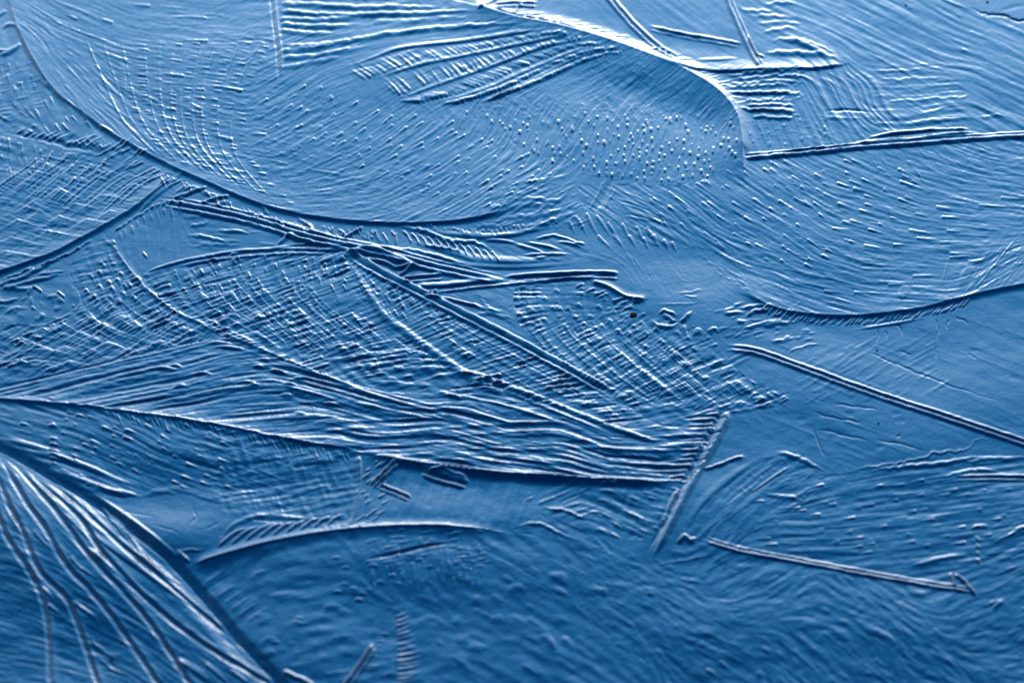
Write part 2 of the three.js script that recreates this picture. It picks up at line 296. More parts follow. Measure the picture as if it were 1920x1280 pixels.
const T = plate('ice_plate', 'flat glassy ice plate at the right edge crossed by a long needle', 'ice plate', [[1420, 590], [1500, 592], [1560, 600], [1640, 596], [1720, 588], [1800, 570], [1920, 545], [2500, 450], [2500, 800], [1920, 850], [1700, 868], [1560, 888], [1480, 846], [1420, 858], [1360, 900], [1330, 905], [1362, 800], [1485, 745], [1420, 705], [1370, 655], [1350, 615]], GRP);
const U = plate('ice_plate', 'lower right feather with a bowed spine and loose strokes', 'ice plate', [[1284, 1005], [1300, 965], [1340, 920], [1400, 872], [1450, 846], [1490, 852], [1560, 890], [1700, 870], [1920, 852], [2500, 820], [2500, 1060], [1990, 1060], [1845, 1112], [1700, 1086], [1500, 1048], [1330, 1016]], GRP);
const S = plate('ice_plate', 'dark domed ice plate with scattered pits at the bottom centre', 'ice plate', [[360, 1058], [420, 1040], [520, 1016], [640, 996], [760, 988], [850, 990], [960, 1000], [1060, 1020], [1110, 1070], [1080, 1130], [1150, 1200], [1250, 1300], [1400, 1700], [700, 1500], [560, 1320], [520, 1270], [450, 1195], [400, 1135]], GRP);
const X = plate('ice_plate', 'blurred dark plate of slanting strokes in the lower right corner', 'ice plate', [[1010, 960], [1100, 1000], [1225, 1045], [1285, 1008], [1330, 1018], [1500, 1050], [1700, 1088], [1845, 1114], [1990, 1062], [2500, 1062], [2500, 1700], [1400, 1700], [1250, 1300], [1150, 1200], [1080, 1130], [1110, 1070], [1060, 1020]], GRP);
// ------------------------------------------------------------------ relief: slow swell and fine unevenness of the whole sheet
for (let j = 0; j < NY; j++) for (let i = 0; i < NX; i++) {
  const x = xs[i], y = ys[j];
  H[j * NX + i] = 2.2 * noise(x / 190, y / 120) + 0.5 * noise(x / 60 + 7, y / 34) + 0.16 * noise(x / 19, y / 11 + 40) + 0.07 * noise(x / 7 + 90, y / 4.2);
}
// a broad tilt of the surface: k > 0 rises towards +z, k < 0 falls
function lean(x, y, rx, ry, k, turn = 0) {
  const c = Math.cos(turn * RAD), s = Math.sin(turn * RAD), m = Math.max(rx, ry) * 2.4;
  for (let j = idx(ys, y - m); j <= idx(ys, y + m); j++) for (let i = idx(xs, x - m); i <= idx(xs, x + m); i++) {
    const dx = xs[i] - x, dy = ys[j] - y, u = (dx * c + dy * s) / rx, v = (dy * c - dx * s) / ry, r = u * u + v * v; if (r > 5) continue;
    H[j * NX + i] += k * dy * Math.exp(-r);
  }
}
const own = (pl, name) => part(pl.t, name);
const R = (pl, pts, w, h, o = {}) => ridge(pts, { w, h: h * RK, part: pl ? own(pl, o.name || 'ridge') : undefined, mark: 0.25, taper: [0.3, 0.42], ...o });

// ---- TR: upper right plate
HK = 0.45; RK = 0.9;
comb(F1, TR, flow([[980, 20, -40], [1150, 60, 40], [1350, 30, 35], [1500, 40, 24], [1700, 80, 27], [1880, 200, 26], [1400, 180, 0], [1560, 180, 60], [1680, 160, -3], [1450, 260, 66], [1760, 220, -8]]), 6, 130); shape(TR, (c, x) => F1[c] * (0.22 + 0.42 * sm((x - 1380) / 160)));
hatch(TR, [1480, -40, 2050, 260], { sp: [60, 11], dir: 27, len: [60, 190], w: [3, 6], h: [0.25, 0.75], taper: [0.3, 0.5], own: 'streak', minLen: 120 });
hatch(TR, [1440, 0, 1920, 200], { sp: [60, 40], dir: 24, len: [8, 22], w: [2.5, 4], h: [0.6, 1.4], gap: 0.5 });
hatch(TR, [960, -40, 1400, 100], { sp: [70, 26], dir: flow([[980, 20, -40], [1150, 60, 40], [1350, 30, 35]]), len: [25, 70], w: [4, 8], h: [0.2, 0.6], gap: 0.3 });
for (const p of [[[1400, 30], [1440, 28], [1500, 34]], [[1410, 44], [1460, 40], [1520, 46]], [[1430, 6], [1470, 4], [1500, 10]], [[1425, 62], [1470, 52], [1500, 56]], [[1380, 16], [1420, 20], [1460, 17]]]) R(TR, p, [4, 7], 1.4, { wob: 2 });
R(TR, [[1440, 84], [1462, 74], [1490, 76], [1530, 92], [1590, 119]], [5, 8], 2.2, { wob: 1.5 });
R(TR, [[1466, 70], [1500, 74], [1545, 92], [1592, 116]], [4, 6], 1.5, { wob: 1.5 });
R(TR, [[1422, 102], [1450, 99], [1490, 98], [1530, 101], [1560, 108], [1594, 120]], [5, 10], 3, { wob: 1.5 });
R(TR, [[1300, 112], [1340, 112], [1394, 108]], [5, 4], 1.6);
R(TR, [[1235, 112], [1290, 130], [1350, 134], [1430, 132], [1530, 130], [1594, 120]], [26, 5], 4.4, { name: 'shelf', prof: 'sharp', mark: 0.1, taper: [0.15, 0.1] });
R(TR, [[1592, 120], [1620, 140], [1645, 165], [1660, 200], [1690, 230], [1715, 240]], [10, 5], 1.5);
ribs(TR, [[1430, 136], [1500, 150], [1530, 190], [1560, 230], [1600, 262]], [[1590, 124], [1630, 160], [1645, 200], [1680, 236], [1700, 250]], 9, { w: [3, 5], h: [0.4, 1.1], cut: 0.25 });
ribs(TR, [[1320, 138], [1380, 140], [1460, 134], [1530, 140]], [[1392, 216], [1430, 218], [1480, 222], [1500, 226]], 11, { w: [3, 5.5], h: [1.2, 2.2], cut: 0.2, wob: 2, own: 'ripple' });
hatch(TR, [1330, 128, 1500, 200], { sp: [15, 13], dir: -22, len: [14, 34], w: [2.5, 4], h: [0.6, 1.6], gap: 0.3 });
hatch(TR, [1380, 215, 1560, 290], { sp: [16, 9], dir: 2, len: [8, 26], w: [2, 3], h: [0.4, 0.9], gap: 0.4 });
hatch(TR, [1400, 200, 1560, 290], { sp: [14, 26], dir: 66, len: [30, 70], w: [2.5, 4], h: [0.3, 0.7] });
beads(TR, [1400, 215, 1560, 290], 24, [3, 5], [1, 2]);
R(TR, [[1540, 210], [1590, 207], [1645, 212]], [4, 3], -1.8, { name: 'groove' });
for (const p of [[[1530, 216], [1580, 222], [1630, 219]], [[1640, 192], [1720, 186], [1830, 178]], [[1700, 229], [1760, 224], [1842, 219]], [[1640, 145], [1690, 148], [1730, 140]], [[1630, 130], [1680, 132], [1740, 128]], [[1780, 185], [1800, 182], [1825, 178]], [[1720, 214], [1760, 205], [1790, 196]], [[1830, 220], [1870, 215], [1900, 222]]]) R(TR, p, [3, 6], 1, { wob: 1.5 });
hatch(TR, [1620, 120, 1780, 240], { sp: [34, 8], dir: -4, len: [30, 70], w: [2.5, 4], h: [0.3, 0.8], own: 'ripple', minLen: 40 });
R(FAR, [[1740, -14], [1770, 0], [1800, 13], [1815, 16], [1832, 20]], [6, 2.5], 1.3, { name: 'crack_edge', wob: 1 });
R(FAR, [[1806, 13], [1825, 19], [1845, 25], [1862, 27], [1885, 28], [1905, 38], [1940, 38], [2000, 46]], [2.5, 2.5], -2.6, { name: 'crack', wob: 1.5, prof: 'flat' });
R(FAR, [[1870, 24], [1900, 14], [1940, 8]], [6, 6], -0.7, { name: 'groove' });

// ---- A: the largest plate
HK = 0.32; RK = 0.8;
wander = 7; comb(F1, A, flow([[40, 20, 32], [80, 110, 46], [150, 180, 48], [220, 240, 45], [150, 60, 24], [300, 120, 10], [400, 200, 9], [380, 300, 10], [480, 370, 10], [450, 80, 0], [330, 40, 4], [520, 160, -30], [600, 260, -30], [760, 330, -28], [900, 300, -31], [1000, 340, -28], [720, 210, -34], [1050, 380, -20], [640, 390, -6], [700, 100, -12], [850, 60, -8], [850, 150, -25], [980, 120, -20], [1100, 120, -20], [1250, 170, -34], [1350, 210, -38], [900, 240, -62], [1000, 260, -64], [1150, 270, -66], [1300, 270, -80], [1380, 280, -90]]), 4, 54); comb(F2, A, flow([[60, 60, 60], [200, 150, 95], [350, 150, 100], [450, 300, 96], [600, 350, 110], [750, 150, 35], [900, 120, 35], [1150, 140, 42], [1300, 190, 45], [700, 260, 150]]), 7, 50); shape(A, (c, x, y) => 0.5 * F1[c] * (0.7 + 0.5 * noise(x / 40, y / 26)) + 0.28 * F2[c] * sm(0.4 + noise(x / 60, y / 44)));
const lowA = [[12, -10], [30, 45], [42, 75], [60, 110], [85, 150], [110, 180], [150, 210], [190, 240], [230, 265], [280, 292], [330, 318], [380, 340], [450, 370], [520, 392], [600, 407], [680, 416], [760, 419], [840, 416], [900, 408], [960, 392]];
const topA = [[880, 8], [960, 34], [1040, 51], [1130, 77], [1220, 108], [1290, 138], [1345, 172], [1378, 210], [1390, 250], [1394, 296]];
const fanA = flow([[40, 20, 32], [80, 110, 46], [150, 180, 48], [220, 240, 45], [150, 60, 24], [260, 100, 14], [300, 280, 28], [230, 200, 30]]);
hatch(A, [[0, -60], [60, -40], [150, 40], [230, 110], [230, 190], [300, 290], [120, 190]], { sp: [24, 9], dir: fanA, len: [40, 110], w: [2.2, 4], h: [0.4, 1.1], taper: [0.3, 0.5], own: 'streak', minLen: 70 });
hatch(A, [[60, 60], [200, 110], [240, 190], [280, 280], [120, 190]], { sp: [26, 16], dir: fanA, len: [20, 50], w: [2.5, 4.5], h: [0.9, 1.8], gap: 0.4, own: 'ridge' });
ribs(A, [[150, 60], [190, 150], [230, 230], [300, 300]], [[500, 60], [440, 180], [440, 290], [520, 385]], 11, { w: [3, 3], h: [0.5, 1.0], bead: 0.5, period: 5 });
hatch(A, [[235, 20], [500, 20], [500, 380], [330, 310], [245, 190]], { sp: [36, 8.5], dir: flow([[260, 150, 12], [380, 60, 4], [400, 250, 9], [480, 370, 10]]), len: [22, 52], w: [2, 3], h: [0.35, 1.0], taper: [0.5, 0.06], gap: 0.12, asym: 1.4 });
for (const [a, b, c, d, h = 2] of [[280, 134, 346, 144], [388, 160, 456, 171, 2.6], [305, 28, 388, 32], [335, 76, 391, 77], [350, 192, 379, 206], [415, 318, 458, 325, 1.6], [270, 180, 296, 190], [300, 200, 330, 208], [340, 205, 380, 214], [384, 250, 438, 262], [290, 216, 330, 226], [240, 8, 281, 10], [176, 92, 241, 116, 2.4], [182, 33, 212, 42], [120, 25, 145, 36], [560, 314, 640, 326, 1.2], [500, 300, 540, 306, 1.2], [430, 330, 480, 338, 1.2], [380, 285, 436, 296], [460, 250, 500, 252]]) R(A, [[a, b], [c, d]], [3, 5.5], h * 0.75, { taper: [0.6, 0.05], name: 'barb' });
R(A, [[228, 112], [230, 150], [229, 186]], [7, 7], 1.6, { name: 'facet', prof: 'flat' });
R(A, [[60, 22], [160, 64], [260, 96]], [3, 4], 1.2, { bead: 0.7, period: 5 });
R(A, [[100, 0], [150, 20], [200, 44]], [3, 4], 1.2, { bead: 0.5 });
// columns of barbs, like the rungs of ladders
{
  const a = resample(spline([[215, 70], [222, 150], [250, 230], [310, 305]]), 40), b = resample(spline([[520, 60], [470, 180], [470, 290], [560, 398]]), 40), n = 9;
  const at = (t, k) => [a[k][0] + (b[k][0] - a[k][0]) * t, a[k][1] + (b[k][1] - a[k][1]) * t];
  for (let q = 0; q < n; q++) for (let k = 1; k < 39; k++) {
    const p = at(q / n, k), e = at((q + 1) / n, k), cl = noise(p[0] / 34 + 11, p[1] / 30);
    if (rnd() < 0.25 + 0.55 * cl) continue;
    const w = e[0] - p[0], s0 = p[0] + w * rr(0, 0.3), s1 = p[0] + w * rr(0.8, 1), y0 = p[1] + rr(-2.5, 2.5), big = w > 22 && rnd() < 0.3;
    ridge([[s0, y0], [s1, y0 + (s1 - s0) * 0.15]], { raw: true, w: [2.2, 3.6], h: big ? rr(0.8, 1.4) : rr(0.3, 0.8), taper: [0.55, 0.06], clip: A.id, part: big && A.t.n < 290 ? own(A, 'barb') : undefined });
  }
}
// middle: striations with heads
const dirA2 = flow([[520, 160, 150], [600, 260, 150], [760, 330, 152], [900, 300, 149], [1000, 320, 152], [720, 210, 146], [1050, 380, 160], [560, 380, 170], [700, 390, 165]]);
hatch(A, [[520, 140], [760, 190], [880, 230], [1080, 320], [1090, 345], [960, 395], [760, 415], [560, 330], [480, 260]], { sp: [42, 7.5], dir: dirA2, len: [50, 120], w: [2.4, 3.6], h: [0.45, 0.95], taper: [0.08, 0.7], asym: 1.3 });
hatch(A, [[520, 140], [760, 190], [880, 230], [1080, 320], [1090, 345], [960, 400], [700, 330], [480, 210]], { sp: [36, 17], dir: dirA2, len: [14, 36], w: [2.8, 4.4], h: [1.2, 2.4], taper: [0.12, 0.9], own: 'bead_ridge', minLen: 20, gap: 0.25 });
hatch(A, [[480, 170], [640, 170], [640, 300], [480, 300]], { sp: [18, 11], dir: flow([[540, 200, 165], [560, 280, 10]]), len: [8, 24], w: [2.5, 4.5], h: [0.6, 1.6], gap: 0.3, jit: 40 });
hatch(A, [[440, 220], [700, 280], [860, 410], [500, 390], [400, 340]], { sp: [30, 7], dir: 8, len: [14, 40], w: [1.8, 2.6], h: [0.3, 0.9], taper: [0.4, 0.1], gap: 0.25 });
hatch(A, [[480, 230], [760, 300], [900, 410], [600, 405], [480, 350]], { sp: [9, 30], dir: 112, len: [20, 60], w: [2, 3], h: [0.2, 0.5], gap: 0.3 });
// top left field
hatch(A, [[290, -40], [515, -40], [525, 160], [440, 190], [330, 100]], { sp: [26, 12], dir: flow([[330, 30, 2], [470, 30, -28], [500, 110, -30], [400, 100, 4]]), len: [16, 48], w: [2.6, 4.4], h: [0.7, 1.7], gap: 0.3, own: 'barb', minLen: 30 });
hatch(A, [[260, 0], [420, 0], [420, 160], [260, 120]], { sp: [10, 34], dir: 112, len: [20, 70], w: [2, 3], h: [0.2, 0.45] });
// strong ridges right of the upright needle
for (const [p, h, w = [5, 9]] of [[[[524, 4], [600, 8], [680, 12], [760, 10], [860, 16]], 3], [[[524, 19], [600, 26], [690, 25], [780, 23], [860, 21], [930, 30]], 3.6], [[[525, 34], [580, 36], [640, 35], [690, 30]], 3.2], [[[525, 44], [580, 49], [630, 48], [690, 42]], 3], [[[528, 57], [580, 62], [634, 61]], 2.6], [[[530, 84], [568, 87], [640, 79], [720, 64], [825, 51], [932, 48], [1010, 55]], 3], [[[529, 95], [575, 93], [640, 84]], 2.4], [[[529, 108], [570, 107], [620, 100], [700, 84]], 2.4], [[[530, 128], [560, 123], [610, 112], [650, 104]], 2], [[[700, 40], [780, 36], [840, 32], [900, 36]], 1.4], [[[560, -8], [660, -10], [800, -4]], 3]]) R(A, p, w, h * 1.0, { wob: 1.2, bead: 0.25, period: 14, taper: [0.04, 0.4] });
const ribA = [[[632, 132], [690, 113], [746, 93], [825, 82], [900, 74], [980, 64], [1060, 58]], [[680, 155], [746, 135], [800, 120], [852, 109], [915, 96], [980, 84], [1060, 72], [1110, 74]], [[722, 190], [770, 178], [825, 158], [905, 130], [960, 110], [1013, 92], [1060, 84], [1124, 82]], [[795, 196], [860, 182], [916, 165], [960, 145], [1040, 112], [1093, 97], [1160, 92]], [[880, 196], [930, 180], [980, 160], [1066, 117], [1133, 100], [1180, 100]], [[960, 180], [1020, 150], [1090, 118], [1150, 105]]];
ribA.forEach((p, i) => R(A, p, [7, 4], 2.6 - i * 0.2, { taper: [0.3, 0.3], name: 'rib' }));
for (let i = 0; i < ribA.length - 1; i++) {
  const a = resample(spline(ribA[i]), 44), b = resample(spline(ribA[i + 1]), 44);
  for (let k = 2; k < 42; k++) {
    if (rnd() < 0.2) continue;
    const p = a[k], q0 = b[Math.max(0, k + (i < 2 ? -1 : 0))], q = [p[0] + (q0[0] - p[0]) * 0.4 + 20 * (1 - k / 60), p[1] + (q0[1] - p[1]) * rr(0.75, 0.98)];
    R(A, [[p[0] + rr(-3, 3), p[1] + 3], q], [6, 3], rr(0.9, 2.4), { taper: [0.7, 0.05], name: 'bar' });
  }
}
hatch(A, [[630, 100], [1000, 70], [1120, 80], [1130, 100], [800, 200], [640, 130]], { sp: [16, 9], dir: 33, len: [10, 28], w: [1.8, 2.8], h: [0.4, 1.0], gap: 0.25, taper: [0.6, 0.05] });
hatch(A, [[860, 25], [960, 36], [1120, 78], [1000, 66], [860, 50]], { sp: [20, 6], dir: 168, len: [20, 60], w: [2, 3.4], h: [0.7, 1.8], taper: [0.1, 0.6] });
// dark upper right field
hatch(A, [[1130, 95], [1230, 120], [1340, 180], [1390, 240], [1200, 200], [900, 200], [1040, 130]], { sp: [24, 7], dir: flow([[1080, 140, -28], [1250, 160, -34], [1360, 220, -38], [950, 190, -30]]), len: [18, 60], w: [1.8, 2.8], h: [0.25, 0.65], gap: 0.2 });
hatch(A, [[1080, 110], [1300, 160], [1340, 220], [980, 200], [900, 190]], { sp: [14, 13], dir: 42, len: [10, 26], w: [1.8, 2.6], h: [0.3, 0.8], gap: 0.35 });
hatch(A, [[1090, 96], [1240, 130], [1220, 150], [1100, 130]], { sp: [26, 14], dir: 30, len: [16, 40], w: [3, 4.5], h: [0.6, 1.4], gap: 0.3, own: 'bar' });
// lower right field: steep striations and round beads
const dirA5 = flow([[900, 230, 118], [1000, 260, 116], [1150, 260, 113], [1300, 260, 100], [1380, 280, 90]]);
hatch(A, [[860, 185], [1380, 215], [1392, 300], [1330, 345], [1180, 345], [1090, 325], [960, 290]], { sp: [8, 34], dir: dirA5, len: [30, 90], w: [2.4, 3.6], h: [0.3, 0.75] });
hatch(A, [[880, 175], [1385, 210], [1385, 235], [880, 215]], { sp: [12, 8], dir: 0, len: [5, 12], w: [2.4, 3.8], h: [0.6, 1.5], gap: 0.25, jit: 50 });
beads(A, [[860, 205], [1390, 220], [1390, 300], [1320, 345], [1180, 345], [1090, 320], [1000, 290]], [15, 14], [2, 4.8], [0.6, 2.8], 'bead');
hatch(A, [[1080, 300], [1380, 310], [1330, 350], [1130, 350]], { sp: [18, 12], dir: 20, len: [6, 22], w: [3, 5], h: [0.6, 1.4], jit: 120, gap: 0.3 });
rim(A, lowA, 90, 9, 3.4);
rim(A, topA, 30, 90, 9);
teeth(A, offs(spline(topA.slice(1, 8)), -10), -8, { sp: 9, len: [22, 44], w: [2, 3.4], h: [0.6, 1.4], jit: 8, taper: [0.3, 0.6] });
R(TR, offs(spline(topA.slice(0, 4)), -4), [3, 3], -3.4, { name: 'crack', bead: 0.9, period: 7, prof: 'flat' });

// ---- junction between A and B
HK = 0.6; RK = 0.6;
for (const [p, h] of [[[[960, 345], [1020, 338], [1085, 320]], 1.4], [[[960, 378], [1000, 372], [1044, 377], [1078, 345]], 1.8], [[[962, 395], [990, 383], [1030, 385], [1050, 376]], 1.6], [[[900, 420], [960, 408], [1030, 396], [1100, 384]], 1.4], [[[950, 430], [1010, 420], [1060, 405], [1105, 388]], 1.4], [[[970, 436], [1010, 424], [1034, 412], [1048, 420], [1062, 430]], 1.8], [[[930, 420], [980, 412], [1060, 392], [1092, 365]], 1.2], [[[880, 418], [930, 424], [1000, 418]], 1.3], [[[830, 420], [880, 436], [950, 440], [1010, 428]], 1.6]]) R(BASE, p, [4, 8], h, { wob: 2.5, bead: 0.3 });
hatch(null, [890, 345, 1100, 435], { sp: [15, 9], dir: -24, len: [10, 34], w: [2.4, 4], h: [0.5, 1.2], gap: 0.3 });
R(BASE, [[1110, 404], [1125, 380], [1140, 350], [1160, 322]], [9, 9], -1.6, { name: 'channel' });
R(BASE, [[1100, 404], [1115, 375], [1130, 345], [1145, 325]], [4, 4], 1.2, { name: 'channel_edge', wob: 2 });
R(BASE, [[1128, 398], [1142, 375], [1160, 345]], [4, 4], 1.2, { name: 'channel_edge', wob: 2 });
for (const [x, y, l, a = 60] of [[1066, 412, 34, 66], [1080, 405, 50], [1098, 398, 62], [1118, 402, 60, 55], [1140, 415, 46, 58], [1165, 418, 46], [1192, 424, 40], [1212, 424, 42], [1226, 440, 30], [1245, 448, 26], [1180, 440, 34], [1150, 440, 40, 50], [1120, 440, 46, 45], [1260, 452, 22], [1206, 446, 30]]) R(B, [[x, y], [x + Math.cos(a * RAD) * l, y + Math.sin(a * RAD) * l]], [3.5, 6], 1.9, { taper: [0.08, 0.7], name: 'comb_ridge', wob: 1.5 });
ribs(B, [[1130, 398], [1200, 410], [1260, 425]], [[1150, 345], [1230, 380], [1300, 440]], 9, { w: [2.5, 4], h: [0.3, 0.8], own: 'ridge', clip: false, cut: 0.35 });
hatch(null, [[1080, 478], [1180, 466], [1260, 520], [1180, 510]], { sp: [26, 8], dir: flow([[1100, 480, 15], [1220, 480, 60]]), len: [30, 80], w: [2, 3], h: [0.2, 0.55] });

// ---- B: right lens
HK = 0.32; RK = 0.75;

const dirB = flow([[1180, 360, 33], [1300, 400, 34], [1450, 330, 31], [1500, 430, 33], [1650, 320, 22], [1620, 420, 14], [1700, 520, 3], [1850, 340, 12], [1850, 440, 6], [1880, 500, -30], [1550, 540, 16], [1460, 500, 24], [1800, 270, 20]]);
wander = 7; comb(F1, B, dirB, 4.2, 60); comb(F2, B, flow([[1300, 400, 110], [1780, 450, 95], [1880, 500, -50]]), 7, 40); shape(B, (c, x, y) => 0.58 * F1[c] * (0.75 + 0.5 * noise(x / 40, y / 26)) + 0.22 * F2[c] * sm(0.3 + noise(x / 60, y / 44)) * sm((x - 1450) / 150));
hatch(B, [1100, 250, 2000, 590], { sp: [46, 7.5], dir: dirB, len: [40, 120], w: [2.2, 3.4], h: [0.35, 0.8], taper: [0.1, 0.6], asym: 1.3 });
hatch(B, [[1150, 330], [1400, 300], [1700, 290], [1720, 380], [1600, 450], [1500, 500], [1400, 480], [1260, 440]], { sp: [34, 17], dir: dirB, len: [14, 42], w: [2.6, 4.2], h: [1.1, 2.2], taper: [0.1, 0.9], own: 'bead_ridge', minLen: 18, gap: 0.25 });
hatch(B, [[1500, 340], [1920, 300], [1920, 500], [1700, 560], [1500, 570], [1420, 530]], { sp: [40, 12], dir: flow([[1600, 450, 10], [1850, 420, 5], [1500, 540, 12]]), len: [16, 60], w: [2, 3], h: [0.4, 1.2], taper: [0.08, 0.5], gap: 0.35, own: 'barb', minLen: 34 });
hatch(B, [[1420, 440], [1650, 430], [1700, 500], [1560, 580], [1430, 560]], { sp: [22, 8], dir: 14, len: [8, 26], w: [1.8, 2.6], h: [0.3, 0.8], gap: 0.2 });
hatch(B, [[1640, 275], [1920, 262], [1920, 310], [1700, 330], [1620, 300]], { sp: [20, 13], dir: flow([[1680, 290, 60], [1780, 290, 30], [1880, 290, 10]]), len: [14, 36], w: [2.6, 4], h: [0.8, 1.7], gap: 0.25, own: 'ridge' });
for (const [a, b, c, d, h = 2] of [[1703, 429, 1768, 440], [1718, 444, 1775, 449], [1775, 431, 1815, 434], [1780, 474, 1850, 476, 2.4], [1780, 481, 1840, 480, 2.4], [1620, 459, 1665, 466], [1675, 457, 1700, 458], [1755, 386, 1800, 392], [1766, 405, 1815, 406], [1716, 398, 1748, 405], [1834, 383, 1920, 388], [1876, 368, 1940, 374], [1545, 544, 1585, 549], [1600, 546, 1676, 550, 1.6], [1665, 532, 1706, 532], [1710, 516, 1765, 516], [1592, 338, 1630, 352], [1600, 352, 1620, 360], [1488, 370, 1535, 396], [1815, 490, 1850, 487], [1560, 428, 1610, 432], [1780, 458, 1900, 458, 1.4]]) R(B, [[a, b], [c, d]], [2.5, 5], h * 0.75, { taper: [0.05, 0.6], name: 'barb' });
R(B, [[1775, 410], [1779, 450], [1776, 500], [1755, 560]], [3, 3], 0.7, { name: 'rib' });
R(B, [[1920, 430], [1880, 480], [1840, 530], [1820, 556]], [3, 3], 0.9, { name: 'rib', bead: 0.6 });
hatch(B, [[1830, 500], [1930, 440], [1930, 535], [1780, 565]], { sp: [12, 18], dir: -50, len: [20, 60], w: [2, 3], h: [0.5, 1.1] });
R(B, [[1826, 498], [1812, 516], [1800, 540]], [12, 12], 1.2, { prof: 'flat', name: 'facet' });
R(B, [[1700, 536], [1690, 560]], [12, 12], 1, { prof: 'flat', name: 'facet' });
const lowB = [[1400, 548], [1430, 568], [1480, 583], [1560, 590], [1640, 588], [1720, 578], [1800, 560], [1860, 545], [1940, 531], [2100, 500]];
rim(B, lowB, 80, 11, 3.6);
teeth(T, offs(spline(lowB.slice(1, 7)), 15), -40, { sp: 8, len: [14, 30], w: [2, 3.4], h: [0.8, 1.8], own: 'tooth' });
R(T, [[1596, 616], [1650, 608], [1700, 600], [1748, 591]], [4, 4], 1.6, { name: 'ridge' });

wander = 3;
// ---- D: beaded wedge
HK = 0.55; RK = 0.85;
striate(D, flow([[40, 150, 80], [100, 200, 65], [30, 250, 20], [150, 250, 40]]), 8, 40, 0.5);
rim(null, [[-20, 92], [12, 96], [38, 84]], 8, 8, 2);
R(D, [[-5, 104], [15, 100], [38, 86]], [5, 7], 2.6); R(D, [[4, 58], [10, 46], [26, 47], [34, 60]], [5, 6], 2.2); R(D, [[-5, 30], [6, 20], [14, 22]], [4, 6], 2);
hatch(D, [-40, 100, 190, 290], { sp: [17, 22], dir: flow([[40, 150, 80], [100, 200, 65], [30, 250, 20], [150, 250, 40]]), len: [10, 34], w: [3, 4.6], h: [0.9, 2.0], taper: [0.15, 0.7], own: 'bead_ridge', minLen: 16, gap: 0.25 });
hatch(D, [-40, 120, 60, 250], { sp: [18, 11], dir: -12, len: [14, 40], w: [2.4, 3.4], h: [0.5, 1.2], gap: 0.3 });
R(D, [[0, 250], [50, 256], [100, 268], [150, 280], [210, 290]], [8, 5], -1.6, { name: 'groove', wob: 2 });
teeth(D, [[30, 252], [80, 262], [140, 274], [200, 282], [260, 292]], -28, { sp: 11, len: [20, 48], w: [2.4, 4], h: [0.9, 1.8], own: 'barb' });
R(D, [[182, 238], [200, 245], [216, 254]], [3, 5], 1.8);

// ---- E: left chevron feather
HK = 0.35; RK = 0.8;
feather(E, flow([[40, 320, -40], [150, 330, -36], [280, 340, -34], [60, 440, -32]]), () => 13 * RAD, { rib: 8, ribLen: 90, barb: 4.6, barbLen: 60, h1: 0.4, h2: 0.6 });
hatch(E, [-40, 255, 210, 345], { sp: [13, 18], dir: flow([[40, 290, 84], [120, 310, 118], [200, 310, 130]]), len: [10, 34], w: [2.8, 4.4], h: [0.9, 2.2], taper: [0.12, 0.8], own: 'bead_ridge', minLen: 18, gap: 0.2 });
ribs(E, [[50, 380], [110, 330], [170, 290]], [[200, 410], [270, 350], [330, 325]], 12, { w: [3, 3], h: [0.5, 1.2], cut: 0.2, barb: { n: 0.5, dir: 14, len: [8, 22], w: [2, 2.6], h: [0.4, 0.9] } });
ribs(E, [[-20, 360], [40, 320], [90, 280]], [[40, 390], [110, 330], [170, 292]], 9, { w: [3, 3], h: [0.4, 1.0], cut: 0.2, barb: { n: 0.6, dir: 16, len: [6, 14], w: [2, 2.6], h: [0.4, 0.9] } });
hatch(E, [[-40, 380], [60, 370], [250, 360], [200, 425], [100, 475], [-40, 520]], { sp: [40, 6.5], dir: 13, len: [30, 90], w: [2, 2.8], h: [0.35, 0.8], taper: [0.06, 0.6] });
hatch(E, [[-40, 380], [250, 350], [200, 420], [80, 470], [-40, 500]], { sp: [26, 14], dir: -34, len: [20, 60], w: [2, 3], h: [0.3, 0.7] });
chevrons(E, [[110, 352, 145, 60, 26, 60], [193, 363, 147, 90, 14, 62], [32, 411, 150, 50, 18, 50], [110, 403, 146, 46, 20, 50], [72, 395, 148, 50, 24, 50], [162, 410, 150, 50, 14, 60], [20, 444, 155, 40, 14, 80], [90, 432, 150, 40, 12, 80], [205, 395, 146, 40, 12, 40], [60, 378, 148, 46, 24, 44], [250, 345, 140, 60, 14, 40], [10, 470, 160, 40, 12, 90], [140, 380, 148, 40, 14, 50]], 1.35);
const lowE = [[-60, 532], [0, 510], [50, 492], [100, 473], [150, 447], [200, 420], [250, 390], [280, 368], [310, 345], [345, 327]];
rim(E, lowE, 46, 10, 3.6, { taper: [0.01, 0.15] });
R(BASE, [[252, 405], [285, 374], [318, 350], [350, 334]], [6, 5], 1.8);

